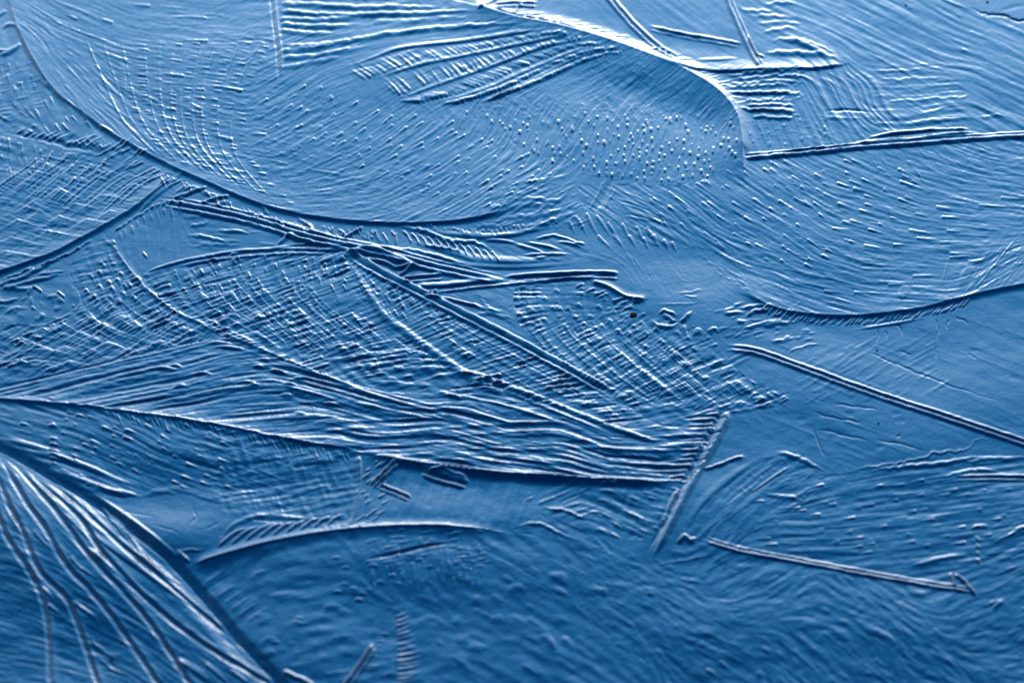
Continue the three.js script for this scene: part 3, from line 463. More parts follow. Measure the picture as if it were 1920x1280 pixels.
// ---- region between A and the long needle
HK = 0.8; RK = 0.8;
for (let i = 0; i < 2; i++) teeth(BASE, offs(spline(lowA.slice(9, 17)), 15 + i * 9), i ? 52 : 60, { sp: 9 + i * 7, len: [7, 32], w: [2, 3.6], h: [0.3, 1.9], own: 'tooth', jit: 26, gap: 0.3 });
teeth(BASE, offs(spline(lowA.slice(7, 12)), 14), 150, { sp: 11, len: [22, 60], w: [2.2, 3.4], h: [0.9, 1.8], jit: 8, own: 'tooth' });
for (const [p, h] of [[[[552, 398], [565, 412], [580, 420], [592, 436], [618, 440], [640, 452]], 2.4], [[[488, 386], [500, 398], [508, 400]], 1.8], [[[480, 405], [520, 414], [560, 424], [600, 437], [650, 456]], 1.8], [[[700, 425], [708, 445], [720, 455]], 1.2], [[[370, 350], [380, 362], [400, 366], [430, 372]], 1.4], [[[330, 360], [350, 352], [385, 350]], 1.2], [[[640, 448], [700, 460], [780, 470], [860, 492], [940, 512]], 1.8]]) R(BASE, p, [4, 7], h, { wob: 1.6 });

// ---- F: smooth kite
HK = 0.9; RK = 0.8;
striate(F, flow([[260, 450, 88], [450, 440, 8]]), 7, 60, 0.2);
hatch(F, [200, 380, 330, 520], { sp: [11, 36], dir: 88, len: [20, 60], w: [3, 5], h: [0.15, 0.4] });
teeth(F, [[216, 430], [250, 408], [290, 386], [330, 384]], -30, { sp: 12, len: [10, 22], w: [2.6, 4], h: [0.9, 2], own: 'scale' });
teeth(F, [[222, 434], [258, 412], [300, 392], [335, 390]], 80, { sp: 13, len: [12, 26], w: [3, 4.5], h: [0.5, 1.2] });
for (const [p, h] of [[[[400, 434], [420, 431], [450, 434], [478, 438]], 1.8], [[[345, 443], [360, 440], [400, 447], [440, 455]], 2], [[[350, 424], [380, 420], [395, 410]], 1.3], [[[340, 460], [400, 458], [460, 460]], 0.9], [[[330, 410], [380, 404], [420, 412]], 0.8]]) R(F, p, [4, 6], h, { wob: 2 });
hatch(F, [330, 390, 500, 470], { sp: [40, 12], dir: 4, len: [20, 60], w: [2.4, 4], h: [0.2, 0.6] });
R(F, [[266, 470], [272, 478], [276, 484]], [3, 4], 2.2, { name: 'pit_edge' });

// ---- G: rubble
HK = 0.9; RK = 0.85;
striate(G, 15, 13, 26, 0.7);
for (const [p, h] of [[[[-20, 536], [40, 518], [90, 492], [128, 478]], 3], [[[-10, 545], [60, 525], [120, 512], [130, 517]], 2.6], [[[66, 512], [90, 510], [124, 508]], 2.2], [[[0, 538], [40, 540], [70, 536], [84, 540]], 1.6], [[[-10, 568], [20, 560], [38, 556]], 2], [[[0, 590], [30, 575], [60, 580]], 1.2], [[[84, 560], [100, 552], [120, 562]], 1.2]]) R(G, p, [4, 6.5], h, { wob: 1.5, name: 'flake_edge' });
hatch(G, [-20, 530, 140, 620], { sp: [24, 18], dir: 20, len: [10, 30], w: [4, 7], h: [0.5, 1.4], jit: 160, gap: 0.2 });
teeth(G, offs(spline(lowE.slice(1, 5)), 13), -22, { sp: 8, len: [12, 24], w: [2, 3], h: [1, 2] });

QK = 0.45;
// ---- H: diamond feather
HK = 0.25; RK = 0.55;
feather(Hh, flow([[180, 500, 70], [240, 560, 50], [330, 610, 30], [100, 640, 24], [0, 680, 20], [200, 660, 24]]), flow([[180, 500, -10], [200, 600, -29], [50, 650, -26], [330, 630, -26]]), { rib: 9, ribLen: 70, barb: 4.2, barbLen: 48, h1: 0.55, h2: 1.25 });
hatch(Hh, [[140, 470], [200, 446], [250, 520], [330, 585], [200, 570], [150, 560]], { sp: [11, 24], dir: flow([[160, 480, 76], [220, 520, 62], [180, 560, 70]]), len: [24, 60], w: [2.4, 3.6], h: [0.5, 1.2], taper: [0.1, 0.6] });
for (const [x, y] of [[190, 494], [185, 510], [168, 516], [225, 512], [219, 524], [202, 528], [185, 536], [240, 532], [160, 544], [208, 540], [258, 522], [228, 548], [248, 556], [205, 556], [265, 538], [285, 550], [232, 534], [176, 556], [220, 562]]) R(Hh, [[x - 4, y + 1], [x, y - 2], [x + 4, y + 2], [x + 6, y + 10]], [4, 5], 2.4, { name: 'bead', raw: true, taper: [0.1, 0.4] });
ribs(Hh, [[130, 560], [180, 610], [260, 640], [320, 650]], [[240, 520], [290, 570], [350, 605], [420, 630]], 7, { w: [3, 4], h: [0.7, 1.4], cut: 0.15, own: 'rib', barb: { n: 0.9, dir: 152, len: [9, 24], w: [2, 2.8], h: [0.6, 1.3] } });
ribs(Hh, [[-30, 700], [60, 680], [140, 690]], [[40, 600], [130, 600], [250, 655]], 6, { w: [2.4, 3.4], h: [0.6, 1.2], cut: 0.2, own: 'rib', barb: { n: 0.9, dir: 153, len: [9, 26], w: [2, 2.8], h: [0.5, 1.1] } });
hatch(Hh, [[-40, 600], [130, 570], [380, 620], [150, 690], [-40, 720]], { sp: [30, 7], dir: -27, len: [20, 54], w: [2, 2.8], h: [0.5, 1.1], taper: [0.6, 0.08] });
hatch(Hh, [[-40, 600], [130, 570], [420, 630], [150, 695], [-40, 730]], { sp: [26, 11], dir: 24, len: [20, 60], w: [2, 2.8], h: [0.5, 1.0], taper: [0.08, 0.6] });
chevrons(Hh, [[60, 641, 155, 62, 20, 110], [172, 594, 148, 40, 32, 50], [228, 590, 150, 60, 28, 60], [80, 612, 154, 44, 30, 50], [110, 600, 152, 40, 30, 50], [150, 620, 152, 50, 26, 60], [195, 604, 150, 40, 26, 50], [40, 632, 155, 40, 24, 30], [310, 600, 150, 30, 26, 40], [120, 648, 156, 50, 18, 60], [200, 640, 154, 60, 18, 80], [28, 672, 160, 40, 16, 60], [130, 676, 160, 60, 12, 60], [300, 638, 156, 60, 14, 50], [380, 607, 150, 36, 28, 30]], 1.35);
rim(Hh, [[185, 443], [210, 460], [225, 482], [252, 517], [282, 548], [330, 583], [385, 608], [428, 628], [500, 658], [600, 700], [700, 738], [800, 770]], 14, 12, 1.7, { crest: 0.4, taper: [0.05, 0.3] });

// ---- I: oval feather
HK = 0.25; RK = 0.6;
feather(I, flow([[320, 540, 50], [450, 520, 66], [600, 510, 78], [560, 620, 48], [700, 620, 44], [760, 680, 30]]), flow([[350, 540, -16], [500, 600, -18], [650, 600, -20], [760, 670, -10]]), { rib: 9, ribLen: 70, barb: 4.2, barbLen: 54, h1: 0.55, h2: 1.25 });
hatch(I, [[300, 500], [480, 478], [640, 480], [680, 540], [560, 540], [320, 545]], { sp: [14, 20], dir: flow([[340, 510, 55], [480, 500, 70], [600, 500, 80], [650, 520, 60]]), len: [8, 26], w: [3, 4.4], h: [1.1, 2.3], taper: [0.12, 0.8], own: 'bead_ridge', minLen: 14, gap: 0.25 });
ribs(I, [[420, 500], [470, 560], [540, 620], [620, 680]], [[560, 500], [600, 560], [660, 610], [720, 650]], 8, { w: [3, 4], h: [0.7, 1.5], cut: 0.2, own: 'rib', barb: { n: 0.9, dir: 160, len: [8, 18], w: [2, 2.8], h: [0.6, 1.3] } });
ribs(I, [[300, 520], [350, 580], [430, 625], [520, 665]], [[420, 498], [450, 560], [520, 610], [600, 670]], 6, { w: [3, 4], h: [0.7, 1.4], cut: 0.2, own: 'rib', barb: { n: 0.9, dir: 164, len: [9, 24], w: [2, 2.8], h: [0.6, 1.2] } });
hatch(I, [[300, 520], [680, 540], [780, 640], [840, 700], [640, 700], [420, 625]], { sp: [34, 7], dir: flow([[350, 560, -16], [500, 600, -18], [650, 600, -20], [760, 670, -10]]), len: [24, 70], w: [2, 2.9], h: [0.55, 1.2], taper: [0.6, 0.08] });
hatch(I, [[430, 560], [680, 560], [760, 640], [560, 660]], { sp: [16, 13], dir: 48, len: [14, 40], w: [2, 2.8], h: [0.5, 1.2], taper: [0.08, 0.6] });
chevrons(I, [[435, 546, 165, 90, 56, 50], [428, 568, 162, 60, 50, 40], [376, 545, 158, 40, 45, 30], [510, 577, 163, 70, 48, 60], [485, 592, 162, 60, 45, 40], [624, 597, 164, 100, 45, 50], [660, 585, 160, 60, 50, 50], [600, 620, 164, 90, 40, 60], [560, 575, 160, 60, 50, 40], [690, 612, 162, 80, 40, 40], [540, 610, 166, 80, 40, 60], [480, 620, 166, 70, 34, 60], [740, 634, 168, 90, 35, 40], [660, 640, 168, 90, 30, 60], [760, 655, 170, 110, 30, 40]], 1.35);
for (const [p, h] of [[[[570, 680], [650, 668], [740, 656], [800, 664], [834, 692]], 2.4], [[[620, 692], [700, 682], [780, 674], [840, 680], [880, 700]], 2.8], [[[690, 696], [760, 690], [840, 690], [900, 712]], 2.2], [[[720, 690], [700, 690], [660, 690]], 1.4], [[[800, 706], [860, 700], [900, 705]], 2], [[[690, 715], [740, 716], [800, 722]], 2], [[[820, 730], [850, 742], [880, 745], [920, 760]], 2.4]]) R(I, p, [4, 9], h, { clip: undefined });
ridge(offs(spline([[266, 512], [330, 492], [400, 477], [460, 469], [560, 466], [650, 470]]), 0), { w: [5, 4], h: 2, part: own(I, 'rim'), mark: 0.2 });
ridge(offs(spline([[330, 497], [400, 484], [480, 476], [560, 472], [620, 473]]), 2), { w: [3, 4], h: 1.5, part: own(I, 'rim'), mark: 0.2 });
ridge([[656, 490], [672, 520], [690, 548], [720, 590], [765, 625], [830, 672], [900, 720], [980, 760]], { w: [11, 11], h: 2.3, part: own(I, 'smooth_rib'), mark: 0.3, taper: [0.15, 0.3] });

// ---- J: barbed strip
HK = 0.3; RK = 0.65;
feather(J, flow([[700, 540, 50], [850, 640, 34], [1100, 770, 28]]), flow([[720, 560, -28], [850, 640, -22], [960, 700, -14], [1100, 770, -8]]), { rib: 9, ribLen: 90, barb: 4.2, barbLen: 60, h1: 0.35, h2: 1.4 });
hatch(J, [640, 480, 1260, 810], { sp: [44, 6.5], dir: flow([[720, 560, -28], [850, 640, -22], [960, 700, -14], [1100, 770, -8]]), len: [30, 80], w: [2, 2.9], h: [0.6, 1.3], taper: [0.4, 0.2] });
hatch(J, [[670, 500], [720, 530], [780, 600], [720, 590]], { sp: [14, 16], dir: 55, len: [10, 24], w: [3, 4.2], h: [1, 2], own: 'bead_ridge', minLen: 12 });
ribs(J, [[760, 575], [860, 650], [960, 710], [1080, 775]], [[800, 570], [900, 632], [1010, 690], [1140, 760]], 5, { w: [3, 4], h: [0.7, 1.4], own: 'rib', cut: 0.15, barb: { n: 1.1, dir: -18, len: [9, 20], w: [2, 2.6], h: [0.6, 1.2] } });
hatch(J, [800, 600, 1200, 800], { sp: [46, 16], dir: -12, len: [26, 60], w: [2.6, 3.6], h: [1, 1.8], taper: [0.7, 0.05], own: 'barb' });
ridge([[860, 690], [980, 735], [1070, 770], [1160, 806], [1240, 832]], { w: [6, 8], h: 2.2, part: own(J, 'rib'), mark: 0.25 });

// ---- W: smooth wedge
HK = 0.6; RK = 0.8;
striate(W, 24, 8, 50, 0.3);
for (const [p, h] of [[[[900, 560], [920, 580], [950, 584]], 1.2], [[[880, 590], [930, 590], [975, 606]], 1], [[[870, 565], [900, 577], [950, 590]], 1.4]]) R(W, p, [4, 6], h, { wob: 2 });
hatch(W, [820, 540, 1080, 700], { sp: [30, 10], dir: 24, len: [16, 50], w: [2.4, 4], h: [0.2, 0.7] });

// ---- K: fan feather
HK = 0.25; RK = 0.42;
feather(K, flow([[1040, 560, 88], [1000, 620, 55], [1100, 660, 42], [1250, 690, 40], [1380, 740, 34], [1250, 770, 30]]), flow([[1060, 560, 0], [1060, 640, -30], [1200, 690, -28], [1350, 740, -22], [1250, 770, -14]]), { rib: 9, ribLen: 80, barb: 4.2, barbLen: 48, h1: 0.55, h2: 1.0 });
hatch(K, [[965, 540], [1110, 535], [1120, 600], [990, 600]], { sp: [9, 26], dir: 88, len: [24, 60], w: [2.6, 3.8], h: [0.3, 0.8] });
for (const [x, y] of [[1043, 545], [980, 570], [1036, 578], [1050, 580], [1065, 580], [1085, 572], [1122, 575], [1078, 594], [1106, 592], [972, 590], [1018, 598], [1060, 612], [1143, 600], [1168, 602], [1188, 612], [1203, 606], [1150, 584], [1128, 610], [1095, 606], [1180, 628], [1210, 625], [1230, 618], [1250, 612], [1270, 625], [1160, 622], [1240, 640], [1290, 635], [1310, 625], [1330, 622], [1210, 650], [1300, 655], [1020, 560], [1000, 585], [1002, 610]]) R(K, [[x - 4, y + 2], [x, y - 2], [x + 4, y + 1], [x + 5, y + 8]], [4, 5], 2.2, { name: 'bead', raw: true, taper: [0.1, 0.4] });
hatch(K, [[1120, 590], [1340, 610], [1370, 690], [1240, 680], [1140, 640]], { sp: [15, 13], dir: 140, len: [8, 20], w: [2.6, 4.2], h: [0.7, 1.8], jit: 90, gap: 0.3 });
ribs(K, [[970, 585], [1010, 640], [1080, 700], [1180, 762]], [[1120, 590], [1180, 650], [1260, 720], [1340, 775]], 8, { w: [3, 4], h: [0.8, 1.5], own: 'rib', cut: 0.15, barb: { n: 1.1, dir: -28, len: [8, 16], w: [2, 2.7], h: [0.6, 1.3] } });
ribs(K, [[1130, 600], [1190, 655], [1280, 725], [1340, 772]], [[1220, 630], [1300, 690], [1360, 740], [1400, 765]], 5, { w: [2.6, 3.6], h: [0.7, 1.3], own: 'rib', cut: 0.2, barb: { n: 1.0, dir: -30, len: [10, 24], w: [2, 2.7], h: [0.6, 1.2] } });
hatch(K, [[1000, 610], [1280, 640], [1480, 745], [1360, 780], [1180, 762], [1040, 680]], { sp: [30, 7], dir: flow([[1060, 640, 150], [1200, 690, 152], [1350, 740, 158], [1250, 770, 166]]), len: [18, 50], w: [2, 2.8], h: [0.6, 1.3], taper: [0.08, 0.6] });
chevrons(K, [[1270, 660, 150, 50, 45, 40], [1290, 680, 152, 60, 45, 46], [1200, 688, 152, 60, 40, 60], [1210, 694, 152, 70, 38, 60], [1166, 660, 152, 50, 42, 50], [1290, 702, 154, 60, 40, 60], [1285, 718, 156, 60, 40, 40], [1380, 712, 154, 50, 36, 50], [1365, 716, 154, 60, 38, 40], [1180, 732, 160, 70, 30, 60], [1320, 740, 158, 60, 34, 50], [1390, 752, 165, 100, 20, 30], [1260, 755, 168, 90, 26, 40], [1340, 768, 168, 120, 16, 20], [1120, 700, 156, 50, 34, 50], [1230, 712, 154, 60, 36, 50]], 1.35);
R(K, [[1360, 776], [1410, 765], [1450, 755], [1484, 742]], [5, 6], 1.8);
hatch(T, [[1370, 775], [1485, 745], [1470, 765], [1400, 790]], { sp: [11, 14], dir: 34, len: [14, 26], w: [2.4, 3.4], h: [0.6, 1.2] });
R(T, [[1345, 690], [1370, 675], [1400, 662], [1440, 660]], [4, 6], 1.6); R(T, [[1350, 705], [1380, 682], [1420, 664]], [4, 6], 1.4);

QK = 1;
// ---- C: smooth lens and its crumbled lower edge
HK = 0.6; RK = 0.8;
striate(C, flow([[1150, 490, 35], [1250, 490, 60], [1350, 520, 40], [1300, 560, -6]]), 5, 30, 0.07);
hatch(C, [1090, 455, 1420, 590], { sp: [40, 16], dir: flow([[1150, 490, 35], [1250, 490, 60], [1350, 520, 40], [1300, 560, -6]]), len: [20, 60], w: [2.4, 3.6], h: [0.1, 0.28] });
hatch(C, [[1310, 466], [1412, 530], [1405, 556], [1330, 500]], { sp: [8, 8], dir: 34, len: [10, 26], w: [1.8, 2.6], h: [0.4, 1.0] });
for (const [p, h] of [[[[1270, 550], [1300, 546], [1330, 541]], 0.9], [[[1280, 560], [1284, 555], [1305, 558], [1315, 555]], 1], [[[1230, 570], [1280, 572], [1320, 566]], 0.8]]) R(C, p, [2.5, 3.5], h, { wob: 2 });
rim(C, [[1112, 529], [1140, 538], [1170, 555], [1190, 560], [1208, 562]], 14, 9, 2.8, { crest: 1 });
for (const p of [[[1076, 540], [1090, 534], [1100, 532]], [[1096, 548], [1110, 543], [1120, 540]], [[1112, 555], [1128, 548], [1140, 543]], [[1118, 560], [1134, 552], [1146, 549]], [[1146, 565], [1164, 560], [1176, 560]], [[1154, 572], [1172, 567], [1184, 562]], [[1164, 580], [1182, 574], [1190, 568]], [[1176, 578], [1190, 576]]]) R(K, p, [2.5, 4], 2, { name: 'barb' });
R(C, [[1183, 565], [1206, 564]], [6, 6], 2.2, { name: 'flake', prof: 'flat' });
for (const [p, h] of [[[[1232, 588], [1250, 584], [1272, 592]], 3], [[[1240, 588], [1258, 599], [1272, 605]], 2.4], [[[1274, 606], [1290, 592], [1300, 583]], 3.2], [[[1220, 600], [1240, 612], [1262, 612], [1276, 606]], 2.4], [[[1355, 592], [1380, 586], [1394, 584]], 2.6], [[[1396, 596], [1410, 586], [1430, 580], [1452, 582]], 3], [[[1380, 602], [1400, 602]], 1.8], [[[1330, 622], [1340, 617], [1346, 626]], 2.2], [[[1300, 630], [1306, 620], [1320, 622]], 1.6], [[[1385, 622], [1420, 608], [1470, 596]], 2.4], [[[1420, 612], [1460, 604], [1500, 600]], 2], [[[1280, 608], [1286, 625], [1290, 636]], 1.6], [[[1440, 640], [1480, 634], [1500, 630]], 1.4], [[[1380, 580], [1420, 574], [1460, 576]], 2]]) R(BASE, p, [4, 7], h, { wob: 1.5, name: 'crumb_edge' });
hatch(null, [1330, 572, 1520, 640], { sp: [18, 11], dir: -20, len: [14, 40], w: [2.8, 4.5], h: [0.6, 1.5], gap: 0.3, jit: 20 });

// ---- V: winged plate
HK = 0.9; RK = 0.85;
striate(V, 26, 6, 50, 0.4);
R(V, [[735, 425], [770, 428], [790, 430], [815, 438], [832, 447], [860, 452], [885, 452], [920, 466], [945, 482]], [5, 7], 3, { wob: 2, name: 'wing_edge' });
R(V, [[768, 450], [800, 460], [850, 475], [900, 486], [980, 489], [1080, 484]], [12, 8], 2.8, { name: 'wing_edge' });
for (let i = 0; i < 12; i++) { const x = 755 + i * 15, y = 432 + i * 3.4; R(V, [[x, y], [x + 10, y + 10], [x + 18, y + 26]], [2.4, 3.6], 2, { name: 'barb', taper: [0.1, 0.3] }); }
for (const p of [[[790, 458], [850, 468], [880, 478]], [[900, 450], [940, 450], [980, 458]], [[960, 456], [1000, 466], [1030, 478]], [[980, 452], [1020, 460], [1060, 470]], [[1030, 440], [1060, 446], [1098, 462]], [[1075, 456], [1090, 456], [1100, 460]], [[1040, 452], [1070, 456], [1098, 466]], [[970, 478], [1010, 476], [1050, 476], [1082, 478]], [[1000, 484], [1030, 480]], [[1000, 448], [1040, 440], [1056, 440]]]) R(V, p, [3, 5], 2.2, { name: 'ridge' });
R(BASE, [[800, 432], [860, 440], [920, 444], [1000, 432], [1060, 420]], [8, 6], 1.8);
R(BASE, [[760, 460], [830, 484], [900, 498], [980, 500], [1070, 494], [1090, 484]], [14, 6], 2);
teeth(BASE, [[800, 420], [860, 428], [920, 430], [980, 420]], 70, { sp: 8, len: [6, 14], w: [2, 2.8], h: [0.8, 1.6] });

// ---- L: ridged band
HK = 0.35; RK = 0.75;
const dirL = flow([[0, 735, -14], [200, 710, -14], [380, 670, -16], [460, 690, -6], [560, 720, 14], [700, 750, 17], [900, 790, 18], [1100, 800, 22], [520, 780, -8], [760, 830, -4], [1000, 830, -3], [1000, 870, 9], [1200, 860, 3], [860, 720, -4], [300, 760, -10], [1250, 820, -3]]);
wander = 1; comb(F1, L, dirL, 4.4, 300); comb(F2, L, dirL, 9, 260); shape(L, c => 1.05 * F1[c] + 1.0 * F2[c]);
comb(F2, L, flow([[200, 700, 4], [600, 740, -8], [900, 840, 18], [1100, 850, 18]]), 5, 30); shape(L, (c, x, y) => 0.5 * F2[c] * sm(0.2 + 1.2 * F1[c]));
const LS = [[[0, 742], [120, 716], [260, 688], [340, 666], [380, 650], [400, 645]], [[60, 742], [180, 714], [290, 692], [336, 690]], [[0, 730], [160, 700], [280, 680], [330, 664]], [[130, 748], [260, 722], [350, 705], [420, 690], [480, 676]], [[200, 762], [330, 742], [420, 730], [500, 724]], [[220, 752], [300, 735], [380, 716], [440, 702], [480, 700]], [[260, 770], [380, 752], [480, 740], [540, 730], [580, 733], [640, 752]], [[300, 778], [420, 762], [500, 758], [555, 754], [600, 752], [640, 760], [720, 780]], [[360, 786], [480, 774], [545, 770], [600, 772], [660, 780]], [[420, 795], [520, 785], [620, 780], [700, 775]], [[470, 805], [600, 793], [720, 786], [860, 780]], [[520, 815], [640, 806], [760, 797], [900, 790]], [[560, 824], [700, 815], [840, 803], [1000, 795], [1140, 796]], [[600, 830], [740, 826], [900, 815], [1060, 808], [1150, 800]], [[640, 838], [800, 836], [960, 832], [1120, 826], [1300, 820]], [[680, 846], [800, 844], [960, 842], [1140, 842], [1320, 847]], [[700, 850], [830, 854], [920, 866], [1000, 884]], [[720, 852], [860, 862], [960, 876], [1060, 890]], [[760, 852], [900, 852], [1000, 866], [1100, 884], [1210, 896]]];
LS.forEach((p, i) => R(L, p, [9, 4.5], rr(1.1, 1.9), { taper: [0.4, 0.4], prof: 'sharp' }));
const LD = [[[500, 722], [557, 709], [586, 710], [650, 728], [719, 746], [852, 781], [916, 799]], [[480, 720], [507, 717], [586, 736], [640, 754], [720, 778]], [[400, 645], [470, 660], [560, 690], [680, 732], [800, 770], [920, 806]], [[430, 662], [520, 694], [620, 730], [760, 768]], [[720, 740], [820, 762], [900, 780], [980, 800]], [[860, 744], [940, 760], [1040, 790], [1120, 815]], [[960, 742], [1050, 776], [1140, 812]], [[640, 748], [740, 770], [840, 792]], [[990, 752], [1080, 790], [1160, 822]], [[960, 770], [1020, 785], [1060, 800]], [[990, 845], [1060, 858], [1140, 880], [1200, 894]], [[900, 852], [1010, 870], [1090, 892]], [[620, 762], [700, 785], [740, 790]]];
LD.forEach(p => R(L, p, [9, 6], rr(1.5, 2.4), { taper: [0.3, 0.45], prof: 'sharp' }));
hatch(L, [[-40, 740], [300, 665], [400, 645], [480, 680], [420, 790], [120, 758]], { sp: [70, 8], dir: -13, len: [50, 150], w: [2.2, 3.4], h: [0.4, 1.1] });
hatch(L, [[420, 640], [700, 740], [1000, 800], [1150, 820], [900, 800], [560, 720]], { sp: [70, 6.5], dir: 17, len: [50, 130], w: [2, 3], h: [0.4, 1.1] });
hatch(L, [[480, 740], [760, 790], [1150, 815], [1320, 830], [1280, 900], [1000, 890], [640, 838], [420, 798]], { sp: [80, 7], dir: flow([[560, 780, -7], [800, 830, -3], [1000, 870, 8], [1200, 860, 4], [700, 760, 10]]), len: [50, 160], w: [2, 3.2], h: [0.5, 1.3] });
hatch(L, [[780, 800], [1150, 830], [1240, 890], [1000, 880], [760, 850]], { sp: [40, 9], dir: 17, len: [26, 70], w: [2, 3], h: [0.6, 1.4], own: 'barb', minLen: 36 });
hatch(L, [[100, 700], [420, 650], [600, 740], [500, 800], [200, 765]], { sp: [60, 18], dir: -9, len: [24, 70], w: [2.2, 3.2], h: [0.9, 2.2], asym: 1.5, own: 'step', taper: [0.6, 0.4], gap: 0.3 });
hatch(L, [[640, 690], [900, 730], [1060, 790], [760, 770]], { sp: [40, 12], dir: flow([[700, 710, 8], [900, 760, -6]]), len: [20, 60], w: [2.4, 3.6], h: [0.8, 1.7], asym: 1.6, own: 'step', taper: [0.5, 0.15] });
for (const [a, b, c, d] of [[285, 691, 338, 694], [314, 686, 345, 688], [362, 701, 402, 702], [388, 642, 440, 644], [395, 648, 470, 656], [320, 727, 350, 722], [452, 715, 490, 722], [545, 706, 590, 710], [525, 718, 560, 722], [520, 738, 556, 742], [600, 754, 642, 758], [548, 772, 575, 776], [470, 684, 500, 690], [500, 692, 540, 700], [480, 672, 512, 676], [860, 700, 895, 704], [890, 712, 920, 716], [830, 740, 870, 748]]) R(L, [[a, b], [(a + c) / 2, (b + d) / 2 - 2], [c, d]], [3, 7], 3, { name: 'step', taper: [0.4, 0.4] });
for (let i = 0; i < 14; i++) { const y = 775 + i * 9.6, xe = 1352 - (y - 775) * 0.56, l = i === 4 || i === 6 ? 110 : rr(30, 95); R(L, [[xe - l, y + rr(2, 6)], [xe - l * 0.4, y + 2], [xe - 4, y]], i === 4 || i === 6 ? [6, 9] : [3, 4.6], i === 4 || i === 6 ? 3.4 : 2.4, { taper: [0.7, 0.03], name: 'comb_ridge' }); }
rim(L, [[-60, 742], [0, 748], [120, 760], [240, 775], [320, 785], [400, 798], [480, 812], [560, 828], [640, 838], [690, 851]], 30, 16, 3.2, { crest: 0.9, taper: [0.01, 0.1] });
rim(L, [[680, 848], [740, 860], [800, 870], [900, 884], [1000, 893], [1130, 900], [1280, 908]], 12, 17, 6, { taper: [0.1, 0.15], crest: 0.2 });

wander = 3;
// ---- M: dark beaded lens
HK = 0.4; RK = 0.7;
comb(F1, M, flow([[40, 790, 18], [200, 830, 22], [350, 860, 14], [300, 800, 30], [100, 840, 18], [500, 900, -8], [600, 950, -10]]), 7, 90); comb(F2, M, () => 70 * RAD, 8, 40); shape(M, (c, x) => 0.75 * F1[c] + 0.45 * F2[c] * sm((x - 330) / 120));
const dirM = flow([[40, 790, 18], [200, 830, 22], [350, 860, 18], [300, 800, 30], [100, 840, 18]]);
hatch(M, [-40, 750, 500, 950], { sp: [50, 8], dir: dirM, len: [40, 130], w: [2.6, 3.8], h: [0.3, 0.8], taper: [0.2, 0.6] });
hatch(M, [90, 770, 420, 920], { sp: [32, 17], dir: dirM, len: [14, 34], w: [3, 4.4], h: [1, 2], taper: [0.1, 0.9], own: 'bead_ridge', minLen: 14, gap: 0.35 });
for (const [x, y] of [[92, 823], [92, 834], [92, 845], [92, 854], [92, 862], [140, 780], [36, 795], [90, 799], [232, 809], [230, 823]]) R(M, [[x, y], [x + 12, y + 2], [x + 24, y + 8]], [3.5, 4.5], 2.2, { name: 'bead_ridge', taper: [0.1, 0.7] });
hatch(M, [[380, 810], [660, 850], [655, 985], [440, 960], [350, 900]], { sp: [40, 9], dir: -7, len: [20, 56], w: [2.6, 4], h: [0.3, 1.0], own: 'ripple', minLen: 40 });
hatch(M, [[330, 800], [660, 850], [655, 985], [440, 960]], { sp: [12, 24], dir: 70, len: [16, 44], w: [2.4, 3.6], h: [0.2, 0.6] });
teeth(M, [[200, 776], [320, 790], [440, 808], [560, 832], [650, 850]], 62, { sp: 9, len: [12, 30], w: [2.4, 3.6], h: [0.5, 1.2], own: 'tooth' });
for (const [p, h] of [[[[-10, 820], [40, 833], [100, 852], [160, 880]], 2.6], [[[20, 840], [70, 852], [150, 872], [220, 900], [280, 918]], 3], [[[100, 880], [150, 900], [210, 920], [270, 930]], 2.4], [[[60, 862], [120, 880], [180, 905]], 2], [[[160, 916], [210, 924], [270, 928]], 2], [[[270, 930], [290, 920], [330, 916]], 1.2], [[[640, 860], [560, 868], [520, 880]], 1], [[[620, 905], [560, 920], [510, 935]], 1.2]]) R(M, p, [7, 9], h, { name: 'ridge' });
ridge([[672, 848], [675, 900], [665, 960], [655, 992]], { w: [5, 9], h: 1.6, part: own(M, 'rim'), mark: 0.2 });

// ---- O: smooth floor patch with faint cracks (part of the sheet)
HK = 0.8; RK = 0.7;
for (const p of [[[360, 940], [362, 958], [368, 970], [352, 990], [350, 1020]], [[280, 985], [320, 995], [345, 1010]], [[225, 960], [260, 965], [300, 975]], [[380, 995], [400, 985], [420, 975]]]) R(BASE, p, [3, 3], -0.8, { name: 'crack', wob: 2 });
for (let i = 0; i < 9; i++) { const x = 405 + i * 26, y = 1028 - i * 5.6, l = 66 - i * 4; R(BASE, [[x, y], [x + l * 0.5, y - l * 0.42], [x + l, y - l * 0.62]], [4, 6], 2.6, { name: 'barb', taper: [0.2, 0.4] }); }
R(BASE, [[400, 1030], [430, 990], [460, 974], [500, 966], [560, 970], [640, 978]], [6, 8], 1.6);
R(BASE, [[330, 1032], [345, 1046], [360, 1055]], [6, 8], 3); R(BASE, [[330, 1036], [360, 1034], [390, 1032]], [3, 5], 1.4, { wob: 3 });

// ---- N: diagonal plume
HK = 0.2; RK = 0.8;

